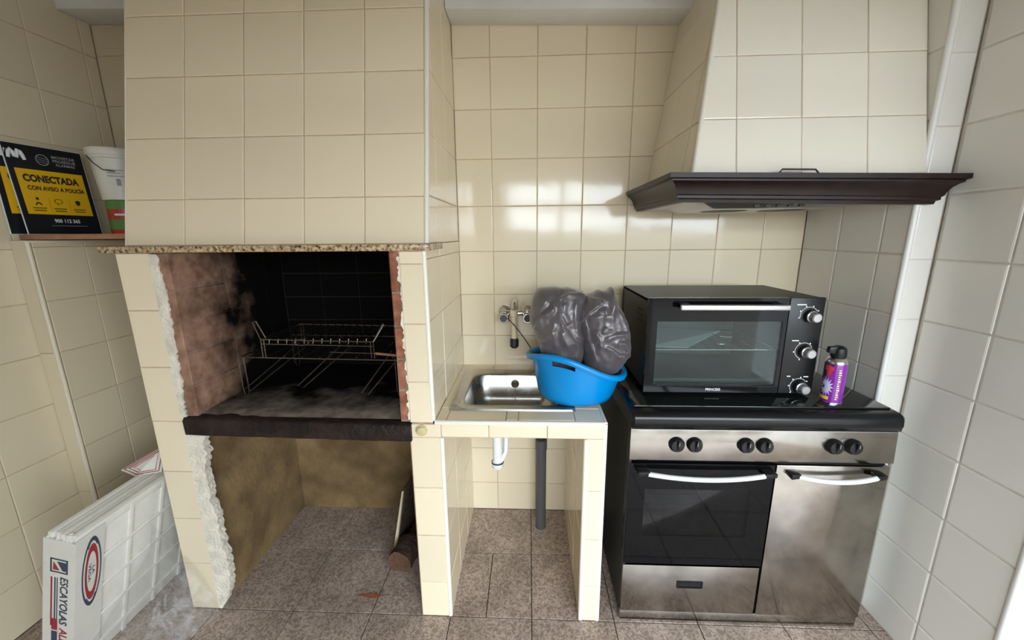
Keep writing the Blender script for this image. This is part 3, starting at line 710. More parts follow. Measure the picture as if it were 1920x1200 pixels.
for dr, dz in ((.009, -.008), (.017, -.007), (.020, .001), (.019, .008), (.014, .013), (.004, .013), (-.003, .006)):
    prof.append(ringpts(.168+dr, .162+dr, lambda a, dz=dz: rimz(a)-.012+dz))
for t in reversed(HF[:-1]): prof.append(ringpts(.139+.022*t, .134+.024*t, lambda a, t=t: .826+(rimz(a)-.012-.826)*t))
prof.append(ringpts(.114, .114, lambda a: .812)); prof.append(ringpts(.02, .02, lambda a: .808))
vs = [p for r in prof for p in r]; fs = []
def inhole(k, i):
    a = 2*math.pi*(k+.5)/n; d = (a-ah+math.pi) % (2*math.pi)-math.pi; d2 = (a-ah) % (2*math.pi)-math.pi
    return (abs(d) < .26 or abs(d2) < .26)
i_out = 4+HF.index(.80); nn = len(prof)
i_in = nn-2-1-HF.index(.80)   # matching inner band
hole_out = {4+HF.index(.80), 4+HF.index(.86)-0}
ho = [i for i in range(4, 4+len(HF)) if HF[i-4] in (.80, .86)][:2]
inner = {t: nn-2-1-HF.index(t) for t in HF[:-1]}
skip_o = {4+HF.index(.80), 4+HF.index(.86)}            # bands .80-.86, .86-.92
skip_i = {inner[.86], inner[.92]}
for i in range(nn-1):
    for k in range(n):
        if i in skip_o and inhole(k, i): continue
        if i in skip_i and inhole(k, i): continue
        fs.append((i*n+k, i*n+(k+1) % n, (i+1)*n+(k+1) % n, (i+1)*n+k))
fs.append(tuple(range(n)))
for k0 in range(n):   # close the slot walls
    if inhole(k0, 0):
        for to in (.80, .92):
            a, b_ = (4+HF.index(to))*n, inner[to]*n
            fs.append((a+k0, a+(k0+1) % n, b_+(k0+1) % n, b_+k0))
MB().add(vs, fs).build('tub_body', 'blue', tb, smooth=True, angle=50)
for (dx, dz) in ((.010, .888), (.0, .872), (.014, .868)):
    an = math.radians(-6)+dx*2
    MB().lathe([(.010, 0), (.009, .0015)], (TX+.1535*math.cos(an)+.002, TY+.149*math.sin(an), dz), (math.cos(an), math.sin(an), -.25), 12).build('worn_sticker', 'sticker', tb)

cl = thing('grey_cloth', (TX, TY, .90), 'crumpled dark grey satin cloth heaped in the blue tub', 'cloth')
import numpy as np
def puff(outline, cen, ycen, depth, folds, seed, nt=200, npsi=110):
    """a stuffed bulge of fabric: outline and fold lines in (x, z) mm, inflated to real depth; folds are creased steps and soft ridges"""
    S = np.array(outline, float)/1000; c = np.array(cen, float)/1000
    ang = np.arctan2(S[:, 1]-c[1], S[:, 0]-c[0]); rad = np.hypot(S[:, 0]-c[0], S[:, 1]-c[1])
    o_ = np.argsort(ang); ang, rad = ang[o_], rad[o_]
    th = np.linspace(-math.pi, math.pi, nt, endpoint=False)
    Rt = np.interp(th, np.r_[ang-2*math.pi, ang, ang+2*math.pi], np.r_[rad, rad, rad])
    Rt = .6*Rt+.2*np.roll(Rt, 1)+.2*np.roll(Rt, -1)
    psi = np.linspace(.0, math.pi, npsi)
    TH, PS = np.meshgrid(th, psi, indexing='xy')
    rho = np.sin(PS)**.92; dep = np.sign(np.cos(PS))*np.abs(np.cos(PS))**.75
    x = c[0]+rho*Rt[None]*np.cos(TH); z = c[1]+rho*Rt[None]*np.sin(TH); y = ycen-depth*dep
    h = np.zeros_like(x); P2 = np.stack([x, z], -1)
    for (kind, amp, w, pts) in folds:
        C = np.array(pts, float)/1000; best = np.full(x.shape, 9.); side = np.ones_like(x); along = np.zeros_like(x)
        for k in range(len(C)-1):
            a, b = C[k], C[k+1]; d = b-a; L2 = (d**2).sum()
            t = np.clip(((P2-a)*d).sum(-1)/L2, 0, 1); q = P2-(a+t[..., None]*d); dist = np.hypot(q[..., 0], q[..., 1])
            m_ = dist < best; best = np.where(m_, dist, best)
            side = np.where(m_, np.sign(d[0]*q[..., 1]-d[1]*q[..., 0]+1e-12), side); along = np.where(m_, (k+t)/(len(C)-1), along)
        fade = np.clip(np.sin(np.pi*np.clip(along, .03, .97))*2.2, .25, 1)
        if kind == 'ridge': f = np.exp(-(best/w)**2)
        else: f = np.where(side > 0, np.exp(-best/w), np.exp(-best/(w*.13)))-.25*np.exp(-(best/(w*1.2))**2)*(side < 0)
        h += 1.2*amp*f*fade
    wr = np.array([[noise.noise(Vector((a*26+seed, b_*26, seed)))+.6*noise.noise(Vector((a*60+seed, b_*44, 3))) for a, b_ in zip(ra, rb)] for ra, rb in zip(x, z)])
    h += .0035*wr
    front = np.clip(dep*1.6, 0, 1)
    y = y-h*front; k2 = h*(1-np.abs(dep))*.6
    x = x+k2*np.cos(TH); z = z+k2*np.sin(TH)
    vs = [Vector(p) for p in np.stack([x, y, z], -1).reshape(-1, 3)]
    fs = [(r*nt+k, r*nt+(k+1) % nt, (r+1)*nt+(k+1) % nt, (r+1)*nt+k) for r in range(npsi-1) for k in range(nt)]
    return vs, fs
cm = MB()
cm.add(*puff([(36, 1015), (20, 1060), (3, 1092), (6, 1146), (16, 1190), (30, 1213), (74, 1218), (124, 1217), (160, 1214), (190, 1198), (203, 1180), (198, 1130), (192, 1080), (198, 1000), (190, 940), (120, 890), (62, 925), (44, 975)],
    (105, 1090), 1.395, .098,
    [('step', .013, .024, [(104, 1188), (74, 1157), (43, 1134), (24, 1092), (20, 1064)]),
     ('step', .014, .030, [(184, 1010), (147, 1052), (120, 1088), (104, 1130), (104, 1188)]),
     ('step', .012, .020, [(204, 1184), (177, 1202), (139, 1203), (100, 1188)]),
     ('ridge', .008, .010, [(68, 1196), (36, 1150), (14, 1118)]), ('ridge', .007, .008, [(88, 1160), (52, 1128)]),
     ('ridge', .008, .011, [(90, 1114), (66, 1060), (46, 1028)]), ('ridge', .008, .012, [(104, 1080), (138, 1018)]), ('ridge', .006, .008, [(82, 1080), (92, 1020)]),
     ('ridge', .008, .010, [(120, 1180), (116, 1140), (138, 1096)]), ('ridge', .007, .009, [(160, 1190), (158, 1120), (170, 1060)]), ('ridge', .006, .009, [(168, 1060), (184, 1040)])], 1.3))
cm.add(*puff([(196, 1040), (176, 1080), (168, 1120), (176, 1160), (206, 1188), (226, 1199), (246, 1210), (262, 1205), (276, 1208), (291, 1222), (299, 1196), (306, 1158), (334, 1119), (352, 1075), (361, 1030), (362, 985), (348, 955), (318, 910), (260, 885), (206, 920), (200, 985)],
    (268, 1085), 1.380, .094,
    [('step', .012, .018, [(304, 1150), (277, 1177), (246, 1184), (206, 1188)]),
     ('step', .013, .026, [(172, 1098), (208, 1146), (246, 1173)]),
     ('step', .012, .022, [(224, 1006), (208, 1045), (198, 1094)]),
     ('ridge', .008, .014, [(196, 1120), (246, 1132), (296, 1126)]), ('ridge', .009, .008, [(246, 1049), (292, 1068), (330, 1068), (336, 1048)]),
     ('ridge', .009, .007, [(296, 1038), (322, 1038), (342, 1014), (338, 998)]), ('step', .010, .014, [(346, 1000), (312, 994), (284, 1018), (254, 1030)]),
     ('ridge', .008, .009, [(208, 1084), (238, 1060), (246, 1014)]), ('ridge', .007, .008, [(316, 990), (346, 982), (361, 979)]), ('ridge', .007, .010, [(300, 1160), (326, 1110), (344, 1060)]),
     ('ridge', .006, .008, [(230, 1150), (262, 1150)]), ('ridge', .006, .008, [(232, 1090), (226, 1030)]), ('ridge', .006, .007, [(262, 1100), (250, 1080), (284, 1085)])], 4.6))
cm.add(*puff([(60, 1000), (70, 1120), (130, 1160), (210, 1165), (290, 1120), (310, 1000), (250, 880), (120, 880)], (185, 1050), 1.47, .07, [], 2.0, 60, 40))
co = cm.build('cloth_heap', 'cloth', cl, smooth=True, angle=180)

# ================================================================== RANGE HOOD + TILED CANOPY
hc = thing('hood_canopy', (.85, 1.53, 1.58), 'sloping cream tiled chimney canopy above the dark wooden hood', 'chimney canopy')
TH = .2063; aH = math.atan(TH)
def hy(z): return 1.286+TH*(z-1.569)
def hx(z): return .500+.145*(z-1.569)
z0, z1 = 1.569, 2.41
hf = MB().hexa([(hx(z0)+.012, hy(z0)+.007, z0), (1.192, hy(z0)+.007, z0), (1.192, hy(z0)+.05, z0), (hx(z0)+.012, hy(z0)+.05, z0),
                (hx(z1)+.012, hy(z1)+.007, z1), (1.192, hy(z1)+.007, z1), (1.192, hy(z1)+.05, z1), (hx(z1)+.012, hy(z1)+.05, z1)]).build('canopy_front', 'grout', hc)
VH = Vector((0, math.sin(aH), math.cos(aH))); NH = Vector((0, -VH.z, VH.y)); LH = (z1-z0)/math.cos(aH)
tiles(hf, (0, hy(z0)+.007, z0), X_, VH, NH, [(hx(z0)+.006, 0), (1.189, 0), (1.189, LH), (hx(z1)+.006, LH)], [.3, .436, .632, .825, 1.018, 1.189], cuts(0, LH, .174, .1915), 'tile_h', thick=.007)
hs = MB().hexa([(hx(z0)+.007, hy(z0)+.012, z0), (hx(z0)+.05, hy(z0)+.012, z0), (hx(z0)+.05, Yb, z0), (hx(z0)+.007, Yb, z0),
                (hx(z1)+.007, hy(z1)+.012, z1), (hx(z1)+.05, hy(z1)+.012, z1), (hx(z1)+.05, Yb, z1), (hx(z1)+.007, Yb, z1)]).build('canopy_side', 'grout', hc)
aS = math.atan(.145); VS = Vector((math.sin(aS), 0, math.cos(aS))); NS = Vector((-VS.z, 0, VS.x)); LS = (z1-z0)/math.cos(aS)
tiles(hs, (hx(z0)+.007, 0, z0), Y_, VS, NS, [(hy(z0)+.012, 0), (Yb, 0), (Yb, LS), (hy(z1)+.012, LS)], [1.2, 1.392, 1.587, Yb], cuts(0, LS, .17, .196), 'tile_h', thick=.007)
MB().tube([(hx(z0)+.005, hy(z0)+.006, z0), (hx(z1)+.005, hy(z1)+.006, z1)], .0085, 10).build('edge_trim', 'trim', hc, smooth=True)

rh = thing('range_hood', (.85, 1.5, 1.49), 'dark brown wooden cornice range hood with metal extractor underneath', 'range hood')
L_, F_, R_ = .468, 1.287, 1.222
pf = [(0, 1.497), (.003, 1.497), (.005, 1.506), (.012, 1.509), (.012, 1.517), (.016, 1.520), (.019, 1.531), (.025, 1.543), (.034, 1.552), (.042, 1.557), (.042, 1.562), (.050, 1.565), (.050, 1.579), (-.02, 1.579), (-.02, 1.497)]
vs = []; fs = []; m_ = len(pf)
for o_, z in pf:
    zs = lambda x: z-.018*(x-.42)/.86
    vs += [(L_-o_, 1.775, zs(L_)), (L_-o_, F_-o_, zs(L_)), (R_+o_, F_-o_, zs(R_)), (R_+o_, 1.297, zs(R_))]
for i in range(m_):
    j = (i+1) % m_
    for k in range(3): fs.append((i*4+k, i*4+k+1, j*4+k+1, j*4+k))
fs += [tuple(i*4 for i in range(m_)), tuple(i*4+3 for i in range(m_-1, -1, -1))]
MB().add(vs, fs).build('cornice', 'wood', rh, smooth=True, angle=30)
MB().box(.49, 1.188, 1.305, 1.778, 1.552, 1.562).build('top_board', 'wood', rh)
MB().box(.482, 1.188, 1.30, 1.778, 1.497, 1.503).build('underside', 'hoodm', rh)
ex = MB().hexa([(.60,1.345,1.478),(1.0,1.345,1.478),(1.0,1.65,1.478),(.60,1.65,1.478),(.55,1.315,1.498),(1.06,1.315,1.498),(1.06,1.70,1.498),(.55,1.70,1.498)]).build('extractor_unit', 'hoodm', rh, bevel=.003)
for x in (.70, .90):
    MB().lathe([(.075, -.001), (.06, -.002), (.02, -.003)], (x, 1.49, 1.478), (0, 0, 1), 28).build('fan_grille', 'hooddark', ex)
for k in range(5):
    boxo('slider_button', 'hooddark', ex, .72+.035*k, .735+.035*k, 1.328, 1.338, 1.482, 1.489)
MB().tube([(.738, 1.25, 1.573), (.745, 1.25, 1.583), (.84, 1.25, 1.581), (.850, 1.25, 1.571)], .0028, 6).build('lid_handle', 'blackp', rh, smooth=True)

# ================================================================== COOKER
ck = thing('gas_cooker', (.76, 1.47, 0), 'wide stainless steel cooker with glass oven door and side cabinet', 'cooker')
C0, C1, CF = .334, 1.180, 1.19
boxo('body', 'blackm', ck, C0, C1-.004, CF+.022, 1.76, .03, .785)
boxo('side_flange', 'black', ck, C0-.001, C0+.010, CF+.004, CF+.03, .055, .785, bevel=.002)
boxo('plinth', 'steel', ck, C0, C1-.006, CF+.006, CF+.03, .006, .049, bevel=.002)
for x in (.37, 1.14):
    for y in (1.24, 1.70): MB().lathe([(.014, 0), (.014, .03)], (x, y, 0), (0, 0, 1), 12).build('foot', 'rubber', ck)
# control panel, leaning slightly
cp = MB().hexa([(C0, CF-.002, .665), (C1, CF-.002, .665), (C1, CF+.03, .665), (C0, CF+.03, .665), (C0, CF+.004, .777), (C1, CF+.004, .777), (C1, CF+.03, .777), (C0, CF+.03, .777)]).build('control_panel', 'steel', ck, bevel=.002)
for x in (.484, .542, .706, .766, .984, 1.043):
    kb = MB().lathe([(.0255, 0), (.0255, .006), (.022, .012), (.020, .016), (.004, .017)], (x, CF, .724), (0, -1, .05), 28).build('knob', 'blackp', ck, smooth=True, angle=35)
    MB().hexa([(x-.004, CF-.016, .706), (x+.004, CF-.016, .706), (x+.004, CF-.012, .706), (x-.004, CF-.012, .706), (x-.003, CF-.027, .744), (x+.003, CF-.027, .744), (x+.004, CF-.012, .744), (x-.004, CF-.012, .744)]).build('grip', 'blackp', kb, bevel=.001)
    boxo('pointer', 'pgrey', kb, x-.0008, x+.0008, CF-.0272, CF-.0262, .730, .743)
# oven door
od = MB().box(C0+.003, .812, CF, CF+.022, .258, .566).box(C0+.003, .812, CF, CF+.022, .566, .652)
od = MB()
wx0, wx1, wz0, wz1 = .392, .742, .374, .556
od.box(C0+.003, wx0, CF, CF+.02, .258, .652).box(wx1, .811, CF, CF+.02, .258, .652).box(wx0, wx1, CF, CF+.02, .258, wz0).box(wx0, wx1, CF, CF+.02, wz1, .652)
od = od.build('oven_door', 'glassb', ck)
boxo('door_window', 'cookglass', od, wx0, wx1, CF+.0005, CF+.004, wz0, wz1)
boxo('door_lining', 'cavity', od, wx0-.01, wx1+.01, CF+.0205, CF+.0215, wz0-.01, wz1+.01)
for k in range(4): MB().tube([(wx0, CF+.018, wz0+.03+.04*k), (wx1, CF+.018, wz0+.03+.04*k)], .003, 6).build('oven_shelf', 'wire', od, smooth=True)
def arc_handle(parent, xa, xb, z, cap):
    b = MB(); pts = []
    for k in range(17):
        t = k/16; x = xa+(xb-xa)*t; s = 4*t*(1-t)
        pts.append((x, CF-.024-.012*s, z-.010*s))
    h = MB().tube(pts, .0082, 12).build('handle', 'pale', parent, smooth=True)
    for s, x in ((-1, xa), (1, xb)):
        MB().hexa([(x-s*.006 if s > 0 else x-cap, CF-.033, z-.008), (x+cap if s > 0 else x+.006, CF-.028, z-.006), (x+cap if s > 0 else x+.006, CF, z-.006), (x-s*.006 if s > 0 else x-cap, CF, z-.006),
                   (x-s*.006 if s > 0 else x-cap, CF-.033, z+.010), (x+cap if s > 0 else x+.006, CF-.030, z+.010), (x+cap if s > 0 else x+.006, CF, z+.010), (x-s*.006 if s > 0 else x-cap, CF, z+.010)]).build('handle_cap', 'blackp', h, bevel=.003)
arc_handle(od, .392, .770, .628, .034)
# drawer
dw = MB().box(C0, .808, CF, CF+.02, .052, .250).build('drawer', 'steel', ck, bevel=.002)
fr_ = MB(); fr_.box(.528, .618, CF-.004, CF+.001, .182, .187).box(.528, .618, CF-.004, CF+.001, .160, .164).box(.528, .532, CF-.004, CF+.001, .164, .182).box(.614, .618, CF-.004, CF+.001, .164, .182)
pu = fr_.build('pull', 'blackp', dw)
boxo('pull_recess', 'soot', dw, .530, .616, CF-.0008, CF+.0008, .162, .184)
# cabinet door
cd = MB().box(.816, C1-.006, CF, CF+.02, .052, .652).build('cabinet_door', 'steel', ck, bevel=.002)
arc_handle(cd, .872, 1.120, .628, .026)
# hob top with rounded front and the closed glass lid
prof = [(1.215, .778), (1.188, .779), (1.176, .790), (1.170, .806), (1.172, .824), (1.180, .836), (1.192, .841), (1.215, .842), (1.76, .842), (1.76, .778)]
vs = []; fs = []; m_ = len(prof)
ends = ((C0-.003, .010), (C0+.006, 0), (C1-.012, 0), (C1+.001, .016))
for x, cutv in ends:
    for y, z in prof:
        vs.append((x, max(y, 1.170+cutv), z-(cutv*.6 if z > .80 else 0)))
for i in range(3):
    for j in range(m_): fs.append((i*m_+j, i*m_+(j+1) % m_, (i+1)*m_+(j+1) % m_, (i+1)*m_+j))
fs += [tuple(range(m_)), tuple(3*m_+j for j in range(m_-1, -1, -1))]
MB().add(vs, fs).build('hob_top', 'black', ck, smooth=True, angle=35)
boxo('hob_strip', 'silver', ck, C0+.004, C1-.01, 1.185, 1.20, .7765, .7785)
boxo('glass_lid', 'lid', ck, C0+.012, C1-.02, 1.215, 1.755, .842, .848, bevel=.002)

# ================================================================== COUNTERTOP OVEN
ov = thing('countertop_oven', (.683, 1.47, .848), 'black countertop oven with glass door standing on the cooker', 'oven')
O0, O1, OF, OB, Z0, Z1 = .399, .970, 1.302, 1.655, .860, 1.192
sh = MB(); sh.box(O0, O0+.012, OF+.014, OB, Z0, Z1-.006).box(O1-.108, O1-.096, OF+.014, OB-.01, Z0+.01, Z1-.01).box(O1-.006, O1, OF+.014, OB, Z0, Z1-.006).box(O0, O1, OF+.014, OB, Z1-.012, Z1-.003).box(O0, O1, OF+.014, OB, Z0, Z0+.012).box(O0, O1, OB-.01, OB, Z0, Z1-.006)
sh.build('casing', 'blackm', ov)
ins = MB(); ins.box(O0+.0125, O0+.014, OF+.02, OB-.012, Z0+.013, Z1-.013).box(O1-.111, O1-.1085, OF+.02, OB-.012, Z0+.013, Z1-.013).box(O0+.013, O1-.109, OB-.0125, OB-.0105, Z0+.013, Z1-.013).box(O0+.013, O1-.109, OF+.02, OB-.012, Z0+.0125, Z0+.014).box(O0+.013, O1-.109, OF+.02, OB-.012, Z1-.015, Z1-.0125)
ins.build('cavity_lining', 'cavity', ov)
for x in (O0+.04, O1-.04):
    for y in (OF+.05, OB-.05): MB().lathe([(.012, .848), (.014, .861)], (x, y, 0), (0, 0, 1), 12).build('foot', 'rubber', ov)
# side vents
for r in range(3):
    for k in range(6): boxo('vent_slot', 'soot', ov, O0-.0006, O0+.0002, 1.36+.012*k, 1.368+.012*k, 1.10+.018*r, 1.103+.018*r)
pan = MB().box(O1-.112, O1, OF, OF+.014, Z0-.002, Z1).build('control_panel', 'blackp', ov, bevel=.003)
dr = MB(); w0, w1, wz0, wz1 = .432, .842, .886, 1.112; DX = O1-.115
dr.box(O0, w0, OF, OF+.014, Z0, Z1).box(w1, DX, OF, OF+.014, Z0, Z1).box(w0, w1, OF, OF+.014, Z0, wz0).box(w0, w1, OF, OF+.014, wz1, Z1)
dr = dr.build('oven_door', 'glassb', ov)
boxo('door_glass', 'ovenglass', dr, w0, w1, OF+.001, OF+.005, wz0, wz1)
text('lettering', 'PRINCESS', 'paperw', dr, (.612, OF, .8665), X_, Z_, -Y_, .009, .050, bold=.02)
hb = MB().hexa([(.490,OF-.040,1.156),(.838,OF-.040,1.155),(.838,OF-.028,1.155),(.490,OF-.028,1.156),(.490,OF-.040,1.176),(.838,OF-.040,1.175),(.838,OF-.028,1.175),(.490,OF-.028,1.176)]).build('handle', 'silver', dr, bevel=.005, seg=3)
for x in (.50, .80): boxo('handle_mount', 'blackp', hb, x, x+.03, OF-.028, OF, 1.158, 1.174, bevel=.002)
for i, z in enumerate((1.131, 1.009, .883)):
    x = .930
    kb = MB().lathe([(.021, 0), (.019, .012), (.016, .014), (.016, .030), (.013, .033), (.003, .033)], (x-.003, OF, z), (.05, -1, -.04), 28).build('knob', 'silver', ov, smooth=True, angle=35)
    MB().lathe([(.0225, .0005), (.0215, .012)], (x-.003, OF, z), (.05, -1, -.04), 28).build('knob_skirt', 'blackp', kb, smooth=True)
    a0, a1 = ((.5, 3.4), (-.2, 4.4), (.6, 3.9))[i]
    ring('dial_marks', 'paperw', pan, (x-.008, OF, z+.002), X_, Z_, -Y_, .0275, .0275, .0288, .0288, a0, a1, 24)
    for k in range(5):
        a = a0+(a1-a0)*k/4
        flat('dial_tick', 'paperw', pan, (x-.008+.032*math.cos(a), OF, z+.002+.032*math.sin(a)), X_, Z_, -Y_, [(-.002, -.002), (.002, -.002), (.002, .002), (-.002, .002)])
    flat('dial_caption', 'paperw', pan, (x-.05, OF, z+.036), X_, Z_, -Y_, [(0, 0), ((.030, .022, .012)[i], 0), ((.030, .022, .012)[i], .0035), (0, .0035)])
flat('dial_caption', 'paperw', pan, (.935, OF, .918), X_, Z_, -Y_, [(0, 0), (.016, 0), (.016, .0035), (0, .0035)])
rk = MB(); rk.tube([(.415, 1.335, 1.005), (.855, 1.335, 1.005), (.855, 1.62, 1.005), (.415, 1.62, 1.005)], .0025, 6, closed=True)
orack = rk.build('oven_rack', 'chrome', ov, smooth=True)
for k in range(8): MB().tube([(.44+.05*k, 1.335, 1.005), (.44+.05*k, 1.62, 1.005)], .0015, 6).build('rack_bar', 'chrome', orack, smooth=True)
MB().hexa([(.418,1.335,.884),(.852,1.335,.884),(.852,1.62,.884),(.418,1.62,.884),(.414,1.331,.900),(.856,1.331,.900),(.856,1.624,.900),(.414,1.624,.900)]).build('crumb_tray', 'cavity', ov, bevel=.003)
fo = thing('oven_leaflet', (.55, 1.45, 1.008), 'pale folded sheet lying tilted on the rack inside the countertop oven', 'sheet')
MB().hexa([(.425,1.36,1.0075),(.555,1.345,1.0075),(.70,1.42,1.050),(.50,1.50,1.043),(.425,1.36,1.0095),(.555,1.345,1.0095),(.70,1.42,1.052),(.50,1.50,1.045)]).build('sheet', 'foil', fo)
hk = thing('tray_grip', (.69, 1.40, 1.008), 'bent wire tray grip lying on the rack inside the countertop oven', 'grip')
MB().tube([(.665,1.40,1.045),(.675,1.38,1.012),(.72,1.38,1.012),(.73,1.39,1.035),(.69,1.40,1.035)], .0025, 6).build('wire', 'chrome', hk, smooth=True)

# ================================================================== SPRAY CAN
cn = thing('spray_can', (1.005, 1.262, .848), 'purple aerosol spray can with black nozzle cap on the cooker', 'spray can')
CX, CY, CR = 1.005, 1.262, .0300
MB().lathe([(.0270, .848), (.0290, .8505), (.0300, .853), (.0300, .856), (CR, .858), (CR, .982), (.0290, .985)], (CX, CY, 0), (0, 0, 1), 40).build('can_body', 'purple', cn, smooth=True)
MB().lathe([(.0306, .8485), (.0310, .851), (.0306, .854)], (CX, CY, 0), (0, 0, 1), 40).build('bottom_rim', 'alu', cn, smooth=True)
MB().lathe([(.0292, .985), (.0292, .988), (.025, .997), (.019, 1.002), (.019, 1.006)], (CX, CY, 0), (0, 0, 1), 40).build('shoulder', 'alu', cn, smooth=True)
cap = MB().lathe([(.020, 1.002), (.022, 1.008), (.0215, 1.022), (.020, 1.033), (.012, 1.040), (.003, 1.041)], (CX+.001, CY, 0), (0, 0, 1), 28).build('nozzle_cap', 'blackp', cn, smooth=True)
MB().hexa([(CX-.036,CY-.009,1.018),(CX-.010,CY-.011,1.014),(CX-.010,CY+.009,1.014),(CX-.036,CY+.007,1.018),(CX-.034,CY-.009,1.038),(CX-.006,CY-.011,1.040),(CX-.006,CY+.009,1.040),(CX-.034,CY+.007,1.038)]).build('nozzle', 'blackp', cap, bevel=.003)
def wrap(name, m, poly, lift=.0004, parent=cn, sub=6):
    """patch on the can: poly in (angle deg from camera-facing, z)"""
    vs = []
    base = math.degrees(math.atan2(-CY, -CX))
    pts = []
    for i in range(len(poly)):
        p, q = poly[i], poly[(i+1) % len(poly)]
        for k in range(sub): pts.append((p[0]+(q[0]-p[0])*k/sub, p[1]+(q[1]-p[1])*k/sub))
    c0 = (sum(p[0] for p in pts)/len(pts), sum(p[1] for p in pts)/len(pts))
    f3 = lambda p: (CX+(CR+lift)*math.cos(math.radians(base+p[0])), CY+(CR+lift)*math.sin(math.radians(base+p[0])), p[1])
    n = len(pts); vs = [f3(c0)]; fs = []
    for r in (.34, .67, 1): vs += [f3((c0[0]+(p[0]-c0[0])*r, c0[1]+(p[1]-c0[1])*r)) for p in pts]
    for k in range(n):
        fs.append((0, 1+k, 1+(k+1) % n))
        for r in range(2): fs.append((1+r*n+k, 1+(r+1)*n+k, 1+(r+1)*n+(k+1) % n, 1+r*n+(k+1) % n))
    return MB().add(vs, fs).build(name, m, parent, smooth=True)
wrap('label_top', 'navy', [(-85, .925), (-28, .945), (-5, .983), (-85, .983)])
wrap('label_red', 'canred', [(-55, .960), (-5, .962), (-5, .972), (-30, .980), (-55, .976)], .0008)
wrap('label_red', 'canred', [(-38, .938), (-26, .938), (-14, .955), (-16, .962), (-42, .960)], .0008)
sb = []
for k in range(28):
    a = 2*math.pi*k/28; r = 1 if k % 2 == 0 else .55
    sb.append((-34+r*40*math.cos(a), .905+r*.034*math.sin(a)))
wrap('label_burst', 'lilac', sb, .0006, sub=2)
wrap('label_spider', 'navy', [(-58, .900), (-46, .896), (-40, .905), (-48, .914)], .001)
wrap('label_band', 'canyel', [(-75, .862), (-12, .862), (-12, .873), (-75, .873)], .0008)
for k in range(14):
    wrap('label_text', 'canyel' if k % 2 else 'sticker', [(20, .866+.0075*k), (29+(k*5 % 7), .866+.0075*k), (29+(k*5 % 7), .870+.0075*k), (20, .870+.0075*k)], .0008, sub=2)

